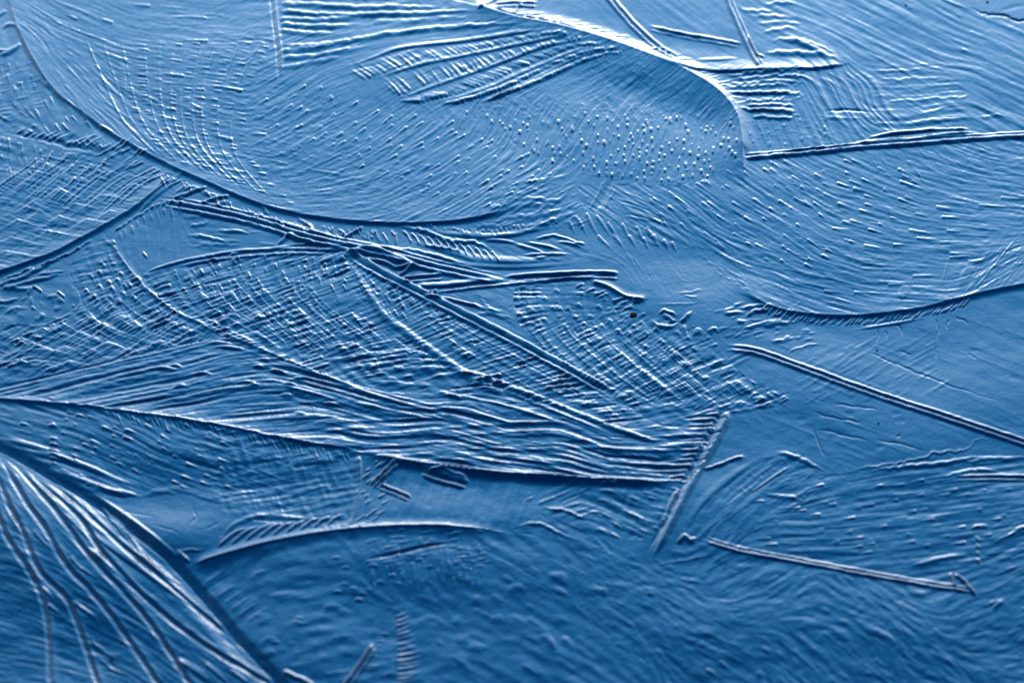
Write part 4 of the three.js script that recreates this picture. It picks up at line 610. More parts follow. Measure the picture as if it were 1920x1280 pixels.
const NR = [[[-12, 930], [6, 975], [20, 1010], [60, 1070], [85, 1120], [97, 1190], [100, 1290]], [[0, 885], [22, 945], [50, 1002], [80, 1070], [130, 1120], [160, 1190], [195, 1290]], [[5, 852], [55, 942], [90, 992], [130, 1060], [180, 1110], [230, 1170], [280, 1240], [312, 1290]], [[30, 865], [100, 945], [132, 988], [180, 1050], [250, 1120], [300, 1180], [372, 1290]], [[60, 885], [135, 952], [165, 985], [200, 1040], [260, 1100], [330, 1160], [400, 1210], [520, 1280]], [[110, 905], [150, 945], [210, 1000], [300, 1075], [370, 1130], [430, 1180]]];
NR.forEach((p, i) => { ridge(p, { w: [15, 6], h: rr(0.9, 1.3), taper: [0.12, 0.06], prof: 'sharp', keepW: true }); ridge(offs(spline(p), 7), { w: [4, 9], h: -2, taper: [0.1, 0.06], raw: true }); ridge(p, { w: [4, 6], h: 0.15, taper: [0.1, 0.1], part: own(N, 'ridge'), mark: 0.1 }); });
for (const [p, w, h] of [[[[175, 1005], [200, 1028], [260, 1068], [340, 1120], [425, 1172]], [16, 5], 2.6], [[[162, 1032], [210, 1068], [260, 1108], [310, 1155]], [10, 5], 2.4], [[[130, 942], [150, 960], [176, 986]], [9, 4], 2.2], [[[118, 968], [150, 1000], [180, 1030]], [7, 4], 2], [[[188, 950], [220, 990], [262, 1042]], [6, 4], 2], [[[205, 965], [240, 1005], [275, 1050], [330, 1095]], [8, 4], 2.2], [[[250, 1035], [300, 1072], [360, 1105]], [6, 4], 1.8], [[[136, 1128], [160, 1146], [192, 1168]], [7, 4], 2.4], [[[168, 1195], [190, 1215], [230, 1236]], [7, 4], 1.8], [[[330, 1234], [360, 1252], [404, 1284]], [12, 4], 2.4], [[[380, 1240], [410, 1265], [440, 1290]], [7, 4], 2], [[[430, 1255], [470, 1284]], [7, 4], 2], [[[130, 1048], [150, 1070], [190, 1092]], [6, 3], 1.8], [[[78, 1104], [100, 1126]], [6, 3], 2], [[[88, 1134], [114, 1152]], [6, 3], 1.8], [[[15, 968], [30, 990], [46, 1018]], [6, 3], 1.8], [[[60, 1000], [85, 1028], [106, 1040]], [6, 3], 1.6], [[[185, 1230], [210, 1250], [240, 1262]], [6, 3], 1.6]]) ridge(p, { w, h: h * 0.7, part: own(N, 'blade'), mark: 0.2, taper: [0.12, 0.5] });
const dirN = flow([[60, 900, 46], [150, 1000, 44], [250, 1090, 36], [100, 1130, 30], [40, 1100, 18], [60, 1240, 8], [160, 1240, 14], [300, 1220, 34], [200, 1150, 28], [420, 1220, 36]]);
comb(F1, N, dirN, 6, 60); shape(N, c => 0.42 * F1[c]);
hatch(N, [-60, 850, 560, 1330], { sp: [46, 16], dir: dirN, len: [30, 80], w: [2.6, 4], h: [0.5, 1.3], taper: [0.08, 0.8], own: 'barb', minLen: 34 });
hatch(N, [-60, 900, 480, 1330], { sp: [40, 8], dir: dirN, len: [20, 50], w: [2, 3], h: [0.3, 0.9], taper: [0.1, 0.7] });
rim(N, [[-60, 822], [0, 837], [53, 866], [93, 890], [160, 930], [226, 975], [300, 1030], [350, 1078], [400, 1135], [450, 1195], [520, 1270], [580, 1340]].map(([x, y]) => [x - 4, y + 7]), 20, 34, -4.6, { crest: -0.6, taper: [0.01, 0.01], prof: 'round' });
R(BASE, [[170, 925], [240, 975], [310, 1028], [352, 1058]], [8, 8], 3.2, { name: 'ridge' });

// ---- Q: streaked patch
HK = 0.8; RK = 0.75;
comb(F1, Q, () => 108 * RAD, 13, 80); comb(F2, Q, flow([[1000, 950, -24], [1180, 980, 26], [1230, 940, 14]]), 8, 70); shape(Q, (c, x) => 0.45 * F1[c] * sm((1060 - x) / 100) + 0.7 * F2[c] * sm((x - 980) / 120));
hatch(Q, [660, 850, 1300, 1000], { sp: [17, 40], dir: 108, len: [40, 110], w: [6, 10], h: [0.15, 0.5] });
hatch(Q, [[668, 855], [740, 860], [700, 990], [660, 992]], { sp: [30, 9], dir: -34, len: [14, 40], w: [2.4, 3.8], h: [0.9, 2.0], own: 'barb', minLen: 16 });
hatch(Q, [[960, 930], [1270, 900], [1220, 1040], [1100, 1000]], { sp: [40, 12], dir: flow([[1050, 950, -24], [1180, 980, 26], [1230, 960, 14]]), len: [24, 70], w: [3, 5], h: [0.5, 1.3], own: 'ridge', minLen: 40 });
for (const [p, h] of [[[[1010, 950], [1040, 955], [1065, 958], [1090, 970], [1120, 976]], 2], [[[960, 990], [1000, 982], [1020, 985], [1060, 1005], [1090, 1015]], 1.6], [[[1126, 908], [1140, 906], [1148, 908], [1160, 902]], 2.4], [[[1148, 912], [1156, 904], [1162, 900]], 2], [[[1180, 902], [1188, 912]], 2]]) R(Q, p, [4, 6], h, { wob: 1 });

// ---- T: glassy plate
HK = 0.9; RK = 0.9;
striate(T, 22, 12, 150, 0.14);
hatch(T, [1420, 560, 1950, 880], { sp: [90, 34], dir: 22, len: [60, 200], w: [3, 5], h: [0.08, 0.3] });
for (const p of [[[1605, 650], [1680, 680], [1760, 715], [1900, 765]], [[1522, 774], [1580, 787], [1630, 796]], [[1532, 804], [1600, 820], [1640, 832]], [[1560, 758], [1610, 764], [1660, 772]], [[1640, 826], [1700, 838], [1740, 850]], [[1525, 805], [1540, 840], [1552, 862]], [[1686, 655], [1700, 660], [1714, 666]], [[1757, 645], [1756, 660], [1758, 674]], [[1645, 614], [1648, 630], [1644, 640]], [[1680, 606], [1690, 612], [1692, 628]], [[1780, 595], [1776, 610], [1782, 614]], [[1790, 592], [1812, 600], [1816, 608]], [[1756, 592], [1760, 620], [1758, 640]], [[1812, 662], [1836, 672]], [[1680, 822], [1692, 816]], [[1660, 616], [1664, 632]]]) R(T, p, [2.6, 2.6], -0.9, { name: 'scratch', wob: 1.5, taper: [0.2, 0.3] });
R(T, [[1470, 665], [1500, 650], [1530, 642], [1552, 648]], [3, 3], 1, { wob: 2, name: 'ripple' });
R(T, [[1560, 890], [1640, 876], [1720, 862], [1760, 850], [1810, 845], [1830, 828], [1860, 824], [1900, 826]], [3, 4], 1, { wob: 3, name: 'ripple' });
hatch(T, [1480, 650, 1750, 760], { sp: [34, 12], dir: -30, len: [30, 80], w: [4, 6], h: [0.15, 0.45] });
for (const [x, y, r] of [[1680, 778, 8], [1688, 792, 9], [1903, 710, 9], [1827, 656, 7], [1504, 788, 8], [1594, 778, 8], [1650, 840, 7]]) R(T, [[x - r * 0.5, y], [x + r * 0.5, y]], [r, r * 0.8], -0.5, { name: 'bubble_pit', taper: [0, 0] });

// ---- U: lower right feather
HK = 0.4; RK = 0.8; BK = 0.5;
striate(U, flow([[1330, 960, -50], [1420, 900, -36], [1500, 930, -16], [1600, 920, -10], [1800, 900, -8], [1700, 980, -6], [1500, 1000, 0], [1850, 980, -8], [1900, 1040, -22]]), 8, 70, 0.55);
hatch(U, [[1330, 930], [1450, 850], [1490, 860], [1400, 920]], { sp: [9, 20], dir: 44, len: [14, 34], w: [2.2, 3.2], h: [0.5, 1.1] });
hatch(U, [[1300, 1000], [1420, 880], [1560, 890], [1500, 960], [1400, 1010]], { sp: [34, 9], dir: -34, len: [26, 80], w: [2.2, 3.2], h: [0.3, 0.9] });
R(U, [[1286, 998], [1310, 955], [1345, 918], [1400, 878], [1455, 848]], [14, 7], 1.5, { name: 'spine' });
R(U, [[1400, 930], [1450, 895], [1495, 865]], [3.5, 3.5], 1.6, { name: 'rib' });
R(U, [[1450, 846], [1490, 855], [1520, 868], [1555, 888]], [5, 8], 2.2, { wob: 2, name: 'rim' });
const dirU = flow([[1500, 930, -16], [1600, 920, -10], [1800, 900, -8], [1700, 980, -6], [1500, 1000, 0], [1850, 980, -8]]);
hatch(U, [1420, 860, 2000, 1080], { sp: [60, 10], dir: dirU, len: [50, 150], w: [3, 4.4], h: [0.35, 0.9] });
hatch(U, [[1420, 920], [1580, 900], [1920, 900], [1880, 1010], [1600, 1040], [1440, 1020]], { sp: [44, 17], dir: flow([[1600, 950, 172], [1500, 980, 176], [1800, 950, 174]]), len: [16, 46], w: [3.4, 5.2], h: [1, 2.3], taper: [0.12, 0.9], own: 'bead_ridge', minLen: 18, gap: 0.3 });
for (const [p, h] of [[[[1620, 882], [1700, 876], [1780, 868], [1830, 858], [1880, 862]], 1.8], [[[1800, 870], [1860, 860], [1940, 856]], 1.8], [[[1760, 898], [1810, 884], [1850, 882], [1890, 888]], 1.6], [[[1430, 925], [1470, 930], [1520, 940]], 1.4], [[[1880, 1010], [1920, 990], [1960, 985]], 1.6], [[[1820, 990], [1840, 985], [1860, 988]], 1.8], [[[1700, 1060], [1760, 1048], [1800, 1040], [1830, 1048]], 1.2]]) R(U, p, [5, 7], h, { wob: 1.5 });
hatch(U, [1860, 980, 2000, 1080], { sp: [24, 14], dir: -22, len: [24, 60], w: [3, 5], h: [0.6, 1.4] });
for (let i = 0; i < 4; i++) R(U, [[1828 + i * 2, 1004 + i * 14], [1836, 1012 + i * 14], [1832, 1020 + i * 12]], [4, 5], 1.6, { name: 'pit_edge' });

// ---- S: bottom centre
HK = 0.6; RK = 0.26;
striate(S, flow([[560, 1120, -10], [420, 1100, -34], [780, 1030, 86], [900, 1120, 24], [1000, 1230, 32], [760, 1220, -6]]), 13, 50, 0.5);
const topS = [[356, 1060], [420, 1040], [520, 1015], [640, 995], [760, 987], [850, 989], [930, 997], [990, 1010]];
rim(S, topS, 18, 26, 3.8, { crest: 1, taper: [0.05, 0.3] });
R(S, [[680, 1052], [740, 1040], [800, 1026], [866, 1016]], [6, 4], -2, { name: 'groove', h: -2.2 });
hatch(S, [690, 1000, 900, 1090], { sp: [14, 20], dir: 86, len: [12, 36], w: [3, 5], h: [0.4, 1.1] });
hatch(S, [680, 995, 910, 1070], { sp: [26, 9], dir: -8, len: [12, 36], w: [2.4, 3.6], h: [0.5, 1.2], gap: 0.3 });
for (let i = 0; i < 6; i++) R(S, [[842, 1034 + i * 7], [870, 1031 + i * 7], [900, 1030 + i * 8]], [2.6, 3.4], 1.2, { name: 'barb' });
for (const [x, y, h = 3] of [[632, 1110, 4], [680, 1113, 4], [672, 1124, 5], [645, 1096], [662, 1104, 3], [700, 1062], [648, 1066], [712, 1092], [735, 1080], [630, 1048], [560, 1160], [556, 1168], [515, 1206]]) R(S, [[x - 9, y], [x, y - 2], [x + 9, y]], [4, 6], h * 0.8, { name: 'flake', taper: [0.3, 0.3] });
for (const [p, h] of [[[[600, 1150], [612, 1138], [630, 1138], [650, 1146], [670, 1146]], 3], [[[596, 1190], [600, 1165], [612, 1140]], 1.4], [[[470, 1078], [485, 1076], [500, 1072]], 2], [[[480, 1165], [500, 1160], [512, 1158]], 1.8], [[[480, 1215], [500, 1200], [530, 1205]], 3], [[[495, 1235], [505, 1225], [520, 1228]], 3], [[[700, 1190], [704, 1175], [712, 1160]], 1.2], [[[952, 1110], [964, 1100], [985, 1112]], 3.4], [[[850, 1082], [910, 1092], [950, 1100]], 1.2], [[[885, 1130], [895, 1124], [905, 1130]], 2.2], [[[920, 1165], [932, 1158], [942, 1164]], 2.6], [[[780, 1162], [800, 1156], [815, 1160]], 2.6], [[[845, 1165], [860, 1158], [870, 1164]], 1.8], [[[855, 1200], [870, 1192], [880, 1200]], 2.4], [[[876, 1216], [892, 1208], [905, 1220]], 2.6], [[[855, 1232], [870, 1245], [888, 1258]], 3], [[[1030, 1085], [1050, 1078], [1066, 1092]], 3.2], [[[1040, 1108], [1052, 1106], [1062, 1116]], 2.4], [[[1106, 1100], [1120, 1104], [1146, 1116]], 3.2], [[[975, 1050], [990, 1052], [1000, 1058]], 1.6], [[[1030, 1160], [1050, 1158], [1075, 1165]], 1.8]]) R(S, p, [9, 12], h, { name: 'bump', wob: 3 });
R(S, [[739, 1140], [735, 1190], [732, 1240], [736, 1300]], [6, 6], 2, { name: 'rib' });
for (let i = 0, y = 1142; y < 1290; i++) { y += rr(6, 12); const l = 26 + 30 * sm((y - 1140) / 90) * rr(0.5, 1.1); R(S, [[742, y + 5], [742 + l * 0.5, y + rr(-1, 2)], [742 + l, y - rr(4, 11)]], [3.4, 4.6], rr(2.2, 5.5), { name: 'barb', taper: [0.1, 0.6] }); }
hatch(S, [700, 1180, 740, 1290], { sp: [20, 11], dir: 176, len: [14, 30], w: [3, 4], h: [0.4, 0.9] });
for (let i = 0; i < 7; i++) { const x = 380 + i * 13, y = 1098 + i * 12; R(S, [[x, y - 4], [x + 26, y - 22], [x + 46, y - 34]], [4, 6], rr(1.2, 2.4), { name: 'barb', taper: [0.15, 0.6] }); }
hatch(S, [420, 1050, 1100, 1290], { sp: [60, 34], dir: flow([[560, 1120, -10], [900, 1120, 24], [1000, 1230, 32]]), len: [20, 70], w: [5, 9], h: [0.3, 0.9], gap: 0.3 });
hatch(S, [[880, 1010], [1110, 1060], [1080, 1120], [900, 1060]], { sp: [50, 11], dir: 27, len: [40, 90], w: [3, 4], h: [0.15, 0.45] });

// ---- X: lower right corner
wander = 30; HK = 0.25; RK = 0.4;
striate(X, flow([[1200, 1080, 26], [1300, 1140, 30], [1350, 1060, -28], [1450, 1100, -30], [1600, 1150, 34], [1750, 1250, 36], [1500, 1250, 40], [1100, 1240, 50], [1850, 1150, -20]]), 8.5, 24, 0.42);
wander = 3;
const dirX = flow([[1200, 1080, 26], [1300, 1140, 30], [1350, 1060, -28], [1450, 1100, -30], [1600, 1150, 34], [1750, 1250, 36], [1500, 1250, 40], [1100, 1240, 50], [1850, 1150, -20]]);
hatch(X, [1020, 960, 2000, 1340], { sp: [70, 15], dir: dirX, len: [40, 130], w: [4, 6], h: [0.4, 1.2], own: 'streak', minLen: 90 });
hatch(X, [1020, 960, 2000, 1340], { sp: [44, 26], dir: dirX, len: [16, 40], w: [4, 7], h: [0.7, 1.8], gap: 0.3 });
for (const [p, h, w = [9, 12]] of [[[[1598, 1158], [1625, 1178], [1650, 1188], [1690, 1208]], 3], [[[1665, 1168], [1690, 1180], [1720, 1200]], 1.8], [[[1675, 1126], [1700, 1140], [1730, 1155]], 2.2], [[[1740, 1218], [1770, 1232], [1795, 1250]], 2], [[[1500, 1170], [1520, 1174], [1535, 1180]], 2], [[[1210, 1110], [1225, 1114], [1230, 1120]], 2.4, [5, 6]], [[[1860, 1142], [1875, 1130], [1888, 1124]], 3.6, [6, 8]], [[[1700, 1100], [1720, 1110], [1745, 1120]], 1.6], [[[1320, 1255], [1335, 1260], [1345, 1268]], 2.4, [5, 7]], [[[1010, 1190], [1030, 1200], [1045, 1218]], 2.4], [[[1050, 1190], [1065, 1205], [1080, 1222]], 2.4], [[[1345, 1240], [1360, 1246], [1368, 1256]], 2.2, [5, 7]], [[[1700, 1300 - 90], [1740, 1232], [1780, 1250]], 1.4], [[[1550, 1175], [1580, 1190], [1610, 1205]], 1.8], [[[1000, 1180], [1020, 1184], [1050, 1220]], 2], [[[1035, 1230], [1060, 1245], [1085, 1262]], 2], [[[1220, 1060], [1270, 1052], [1330, 1040], [1350, 1030]], 1.4, [4, 5]]]) R(X, p, w, h, { name: 'bump', wob: 1 });

// ------------------------------------------------------------------ leanings of whole plates
lean(400, 870, 270, 60, -0.1, 10); lean(850, 935, 200, 42, 0.11, 4); lean(320, 975, 80, 45, 0.13, 20); lean(1230, 165, 160, 50, -0.11, 22); lean(760, 1090, 300, 80, -0.06); lean(1275, 528, 150, 60, 0.07, 6); lean(1720, 700, 220, 90, 0.06, 18); lean(1500, 1180, 400, 100, -0.03); lean(1350, 105, 130, 20, 0.09, 8); lean(150, 1130, 230, 130, -0.09, 40); lean(330, 450, 90, 50, 0.03); lean(560, 590, 180, 60, -0.02);
// ------------------------------------------------------------------ needles
needle('long double ice needle running from left of centre to the middle', [[286, 372], [380, 390], [480, 411], [586, 443], [698, 466], [820, 497], [960, 527]], [[0, 4, 9, 4.6], [10, 3, 6, 3], [-8, 3, 4, 1.8]]);
needle('bright slanting ice needle bounding the barbed strip', [[632, 468], [700, 512], [790, 558], [900, 616], [1000, 668], [1106, 724], [1160, 752]], [[0, 3.4, 5, 2.6], [-14, 4, 14, 5]]);
needle('flat pointed ice bar ending at the smooth central lens', [[940, 519], [1000, 514], [1060, 512], [1120, 511], [1162, 512]], [[0, 4, 6, 4], [11, 2, 3, 2]], { taper: [0.15, 0.05] });
needle('thin ice splinter below the flat pointed bar', [[806, 548], [880, 541], [960, 533], [1060, 523], [1150, 515]], [[0, 3, 4, 2.4]]);
needle('triangular ice facet wedged between the two central needles', [[640, 473], [670, 468], [700, 464], [740, 482], [790, 500]], [[0, 4, 15, 4]], { name: 'ice_facet', category: 'ice facet', group: null });
needle('dark ice sliver inside the central needle wedge', [[680, 482], [720, 490], [744, 500], [776, 496]], [[0, 3, 6, 3.4]]);
needle('short crossing ice splinter in the central wedge', [[744, 517], [762, 506], [780, 495]], [[0, 3, 5, 3.2]]);
needle('flat ice lath low in the central wedge', [[752, 520], [790, 516], [832, 513]], [[0, 3, 5, 3], [9, 2, 4, 2]]);
needle('long ice lath closing the central wedge on the right', [[772, 536], [840, 534], [900, 528], [950, 526]], [[0, 8, 5, 3]]);
needle('ice splinter pointing right below the central wedge', [[790, 555], [830, 558], [866, 567], [902, 577]], [[0, 2.5, 4, 3]], { prof: 'round' });
needle('small upright ice splinter beside the central wedge tip', [[804, 552], [812, 546], [820, 543]], [[0, 2.5, 3.5, 2.4]]);
needle('stout ice splinter touching the middle of the long double needle', [[644, 444], [662, 434], [680, 424]], [[0, 3, 5, 3.4]]);
needle('triangular ice splinter under the long double needle', [[518, 458], [532, 446], [545, 438], [560, 448], [590, 452]], [[0, 3, 7, 3]]);
needle('thin ice splinter between long needle and oval feather', [[500, 466], [540, 460], [590, 456], [650, 462]], [[0, 2.5, 3.5, 2]]);
needle('upper of two short splinters near the left needle tip', [[322, 374], [350, 364], [390, 351]], [[0, 3, 5, 3]]);
needle('lower of two short splinters near the left needle tip', [[372, 385], [400, 374], [432, 368]], [[0, 3, 5, 3]]);
needle('tiny blocky ice splinter on the left part of the long needle', [[404, 390], [412, 382], [420, 380]], [[0, 4, 6, 2.6]]);
needle('upright ice needle dividing the top of the largest plate', [[512, -20], [516, 15], [520, 50], [526, 100], [528, 152]], [[0, 5, 4, 1.6], [7, 3, 3, -1.4]], { taper: [0.01, 0.15] });
needle('long ice needle crossing the glassy right plate', [[1356, 647], [1420, 655], [1500, 683], [1580, 713], [1700, 755], [1800, 788], [1920, 826], [2050, 868]], [[0, 4, 3.6, 2.6], [8, 2.6, 6, 2.6]], { taper: [0.06, 0.01] });
needle('thick round ice rod leaning across the lower middle', [[1366, 774], [1346, 820], [1318, 870], [1290, 920], [1262, 975], [1238, 1020], [1222, 1048]], [[0, 9, 9, 3.4], [13, 4, 6, -1.4]], { prof: 'round', taper: [0.03, 0.15], bead: 0.02 });
needle('short fin of ice standing left of the thick rod', [[1276, 916], [1262, 940], [1250, 970], [1240, 990]], [[0, 4, 7, 3]], { prof: 'round' });
needle('narrow leaf shaped splinter right of the thick rod', [[1318, 880], [1350, 870], [1380, 858], [1398, 855]], [[0, 3, 5, 3]], { prof: 'round' });
needle('long ice needle along the lower right feather', [[1318, 1012], [1345, 1022], [1400, 1036], [1500, 1053], [1620, 1076], [1740, 1096], [1826, 1110]], [[0, 3, 5, 2.3], [-6, 3.4, 2.6, 1.5]], { taper: [0.05, 0.05] });
needle('forked ice splinter at the right end of the lower right needle', [[1790, 1076], [1806, 1086], [1820, 1102], [1832, 1116]], [[0, 3, 5, 3.4]]);
needle('small tilted splinter at the fork of the lower right needle', [[1782, 1074], [1788, 1090], [1792, 1102]], [[0, 3, 4, 3]]);
needle('crumpled ice knot at the left end of the lower right needle', [[1272, 1018], [1284, 1006], [1296, 1014], [1302, 1008]], [[0, 5, 7, 3]], { prof: 'round' });
needle('ice needle entering from the right edge', [[1772, 895], [1820, 893], [1880, 892], [1960, 893]], [[0, 3.4, 4.5, 2.6], [8, 2.6, 3, 1.4]], { taper: [0.4, 0.01], prof: 'round' });
needle('split ice needle slanting in from the top edge', [[1136, -20], [1160, 10], [1195, 48], [1225, 75], [1250, 94], [1272, 106]], [[0, 4, 5, 3.2], [9, 3, 5, 2.6]], { taper: [0.01, 0.06] });
needle('broken ice needle joining two needles at the top', [[1212, 47], [1250, 56], [1290, 64], [1340, 72], [1396, 82]], [[0, 3, 5, 3.2], [7, 2, 3, 1.4]], { bead: 0.4, period: 16 });
needle('steep ice needle right of the top joint', [[1358, -20], [1370, 15], [1388, 55], [1404, 90], [1424, 128]], [[0, 5, 5, 3.4], [-8, 3, 4, 2.2]], { taper: [0.01, 0.06] });
needle('short dark splinter beside the steep top needle', [[1402, 66], [1412, 88], [1420, 102], [1436, 108]], [[0, 3, 4, 2.6]], { prof: 'round' });
needle('slanting ice lath at the top middle edge', [[894, 20], [910, 10], [934, -4]], [[0, 4, 5, 3]]);
needle('flat ice lath lying along the top edge', [[925, 8], [960, 3], [1010, 4]], [[0, 3, 4, 3], [8, 2, 4, 2.4]]);
needle('tiny ice splinter under the top edge laths', [[962, 30], [972, 14], [982, 4]], [[0, 3, 4, 2.4]]);
needle('upper blade of the needle bundle at the right', [[1622, 259], [1680, 250], [1740, 244], [1800, 241], [1828, 244]], [[0, 3, 4, 3.2]], { bead: 0.4, period: 14 });
needle('middle blade of the needle bundle at the right', [[1596, 269], [1660, 262], [1720, 258], [1790, 250], [1836, 247]], [[0, 3, 4, 3.4]], { bead: 0.3, period: 18 });
needle('lowest and longest needle of the right bundle', [[1388, 298], [1440, 293], [1520, 287], [1620, 276], [1700, 270], [1780, 263], [1860, 257], [1960, 252]], [[0, 4, 6, 4], [-7, 2, 3, 2.2]], { taper: [0.05, 0.01] });
needle('thin needle above the longest needle of the bundle', [[1420, 290], [1500, 282], [1580, 275], [1650, 266]], [[0, 2.5, 3.5, 2.6]], { bead: 0.5, period: 12 });
needle('double ice splinter under the ridged band', [[692, 908], [710, 890], [728, 874], [744, 862]], [[0, 3.5, 4, 3], [8, 3, 4, 2.4]]);
needle('bright ice lath lying below the double splinter', [[710, 905], [740, 916], [772, 932]], [[0, 4, 5, 3.6], [8, 3, 4, 1.6]]);
needle('tilted dark ice chip below the ridged band', [[788, 886], [812, 896], [845, 906], [876, 914]], [[0, 4, 5, 3.2], [-14, 8, 9, 3.2]], { name: 'ice_chip', category: 'ice chip', group: null });
needle('thin raised edge above the tilted dark ice chip', [[798, 884], [826, 878], [850, 886], [878, 894]], [[0, 3, 5, 2.4]]);
needle('diagonal ice rod at the bottom edge', [[640, 1290], [664, 1258], [684, 1228], [698, 1206]], [[0, 4, 7, 4], [10, 3, 4, 1.6]], { prof: 'round', taper: [0.01, 0.1] });
needle('crumbly white ice strand in front of the diagonal rod', [[528, 1258], [548, 1268], [570, 1276], [590, 1290]], [[0, 6, 6, 3.6]], { prof: 'round', bead: 0.5, period: 12, name: 'ice_strand', category: 'ice strand', group: null });
needle('small dark ice dash on the left rubble patch', [[60, 535], [68, 539], [78, 545]], [[0, 2.5, 4, 2.8]], { prof: 'round' });
needle('second small dark dash right on the left rubble patch', [[106, 545], [112, 550], [120, 556]], [[0, 2.5, 4, 2.8]], { prof: 'round' });
// ------------------------------------------------------------------ meshes: every part takes its own patch of the relief
const pos = new Float32Array(NX * NY * 3), nor = new Float32Array(NX * NY * 3);
for (let j = 0; j < NY; j++) for (let i = 0; i < NX; i++) { const c = j * NX + i, [x, z] = plan(xs[i], ys[j]); pos[c * 3] = x; pos[c * 3 + 1] = H[c] * UNIT * 1.12; pos[c * 3 + 2] = z; }
for (let j = 0; j < NY; j++) for (let i = 0; i < NX; i++) {
  const c = j * NX + i, l = (i ? c - 1 : c) * 3, r = (i < NX - 1 ? c + 1 : c) * 3, u = (j ? c - NX : c) * 3, d = (j < NY - 1 ? c + NX : c) * 3;
  const ax = pos[r] - pos[l], ay = pos[r + 1] - pos[l + 1], az = pos[r + 2] - pos[l + 2], bx = pos[d] - pos[u], by = pos[d + 1] - pos[u + 1], bz = pos[d + 2] - pos[u + 2];
  let nx = by * az - bz * ay, ny = bz * ax - bx * az, nz = bx * ay - by * ax; const k = 1 / Math.hypot(nx, ny, nz);
  nor[c * 3] = nx * k; nor[c * 3 + 1] = ny * k; nor[c * 3 + 2] = nz * k;
}
// parts too small to pick out go back to the surface they stand on
const count = new Int32Array(parts.length);
for (let j = 0; j < NY - 1; j++) for (let i = 0; i < NX - 1; i++) count[P[j * NX + i]]++;
for (let c = 0; c < P.length; c++) { const p = parts[P[c]]; if (P[c] !== p.t.base && count[P[c]] < 22) P[c] = p.t.base; }
// a part cut in two by a later one becomes two parts; crumbs go back to the plate
{
  const seen = new Uint8Array(NX * NY), known = new Int32Array(parts.length), stack = [];
  const n0 = parts.length, isBase = new Uint8Array(n0); for (const pl of plates) isBase[pl.t.base] = 1;
  for (let j = 0; j < NY - 1; j++) for (let i = 0; i < NX - 1; i++) {
    const c = j * NX + i, k = P[c]; if (seen[c] || k >= n0 || isBase[k]) continue;
    const comp = []; stack.push(c); seen[c] = 1;
    while (stack.length) { const q = stack.pop(); comp.push(q); const x = q % NX; for (const e of [x > 0 ? q - 1 : -1, x < NX - 2 ? q + 1 : -1, q - NX, q + NX]) if (e >= 0 && e < (NY - 1) * NX && !seen[e] && P[e] === k) { seen[e] = 1; stack.push(e); } }
    if (comp.length < 22) { for (const q of comp) P[q] = plates[plateOf[q]].t.base; continue; }
    if (known[k]++) { parts.push({ t: parts[k].t, name: parts[k].name }); for (const q of comp) P[q] = parts.length - 1; }
  }
}
const total = parts.length;
const tally = new Int32Array(total);
for (let j = 0; j < NY - 1; j++) for (let i = 0; i < NX - 1; i++) tally[P[j * NX + i]]++;
const start = new Int32Array(parts.length + 1); for (let k = 0; k < parts.length; k++) start[k + 1] = start[k] + tally[k];
const fill = start.slice(), quads = new Int32Array(start[parts.length]);
for (let j = 0; j < NY - 1; j++) for (let i = 0; i < NX - 1; i++) { const c = j * NX + i; quads[fill[P[c]]++] = c; }

// fine grain of the ice skin
const grain = (() => {
  const n = 512, d = new Uint8Array(n * n * 4);
  const tn = (x, y, q) => { const i = Math.floor(x), j = Math.floor(y), u = sm(x - i), v = sm(y - j), m = a => ((a % q) + q) % q; const a = hsh(m(i), m(j)), b = hsh(m(i + 1), m(j)), c = hsh(m(i), m(j + 1)), e = hsh(m(i + 1), m(j + 1)); return a + (b - a) * u + (c - a) * v + (a - b - c + e) * u * v; };
  for (let j = 0; j < n; j++) for (let i = 0; i < n; i++) { const v = 128 + 70 * (0.5 * tn(i / 4, j / 4, 128) + 0.3 * tn(i / 9.142857, j / 9.142857, 56) + 0.4 * tn(i / 2, j / 2, 256)); const o = (j * n + i) * 4; d[o] = d[o + 1] = d[o + 2] = Math.max(0, Math.min(255, v)); d[o + 3] = 255; }
  const t = new THREE.DataTexture(d, n, n); t.wrapS = t.wrapT = THREE.RepeatWrapping; t.magFilter = THREE.LinearFilter; t.minFilter = THREE.LinearMipmapLinearFilter; t.generateMipmaps = true; t.needsUpdate = true; return t;
})();
const ICE = new THREE.MeshPhysicalMaterial({ color: new THREE.Color().setRGB(0.0008, 0.016, 0.046), roughness: 0.2, metalness: 0, ior: 1.5, bumpMap: grain, bumpScale: 0.00011 });
const map = new Int32Array(NX * NY).fill(-1);
function patch(k) {
  const n = start[k + 1] - start[k], vs = [], index = new Uint32Array(n * 6); let q = 0;
  const get = c => { if (map[c] < 0) { map[c] = vs.length; vs.push(c); } return map[c]; };
  for (let e = start[k]; e < start[k + 1]; e++) { const c = quads[e], a = get(c), b = get(c + 1), d = get(c + NX), f = get(c + NX + 1); index[q++] = a; index[q++] = d; index[q++] = b; index[q++] = b; index[q++] = d; index[q++] = f; }
  const p = new Float32Array(vs.length * 3), m = new Float32Array(vs.length * 3), uv = new Float32Array(vs.length * 2);
  vs.forEach((c, i) => { for (let x = 0; x < 3; x++) { p[i * 3 + x] = pos[c * 3 + x]; m[i * 3 + x] = nor[c * 3 + x]; } uv[i * 2] = pos[c * 3] * 8; uv[i * 2 + 1] = pos[c * 3 + 2] * 8; map[c] = -1; });
  const g = new THREE.BufferGeometry();
  g.setAttribute('position', new THREE.BufferAttribute(p, 3)); g.setAttribute('normal', new THREE.BufferAttribute(m, 3)); g.setAttribute('uv', new THREE.BufferAttribute(uv, 2)); g.setIndex(new THREE.BufferAttribute(index, 1));
  return g;
}
const taken = {};
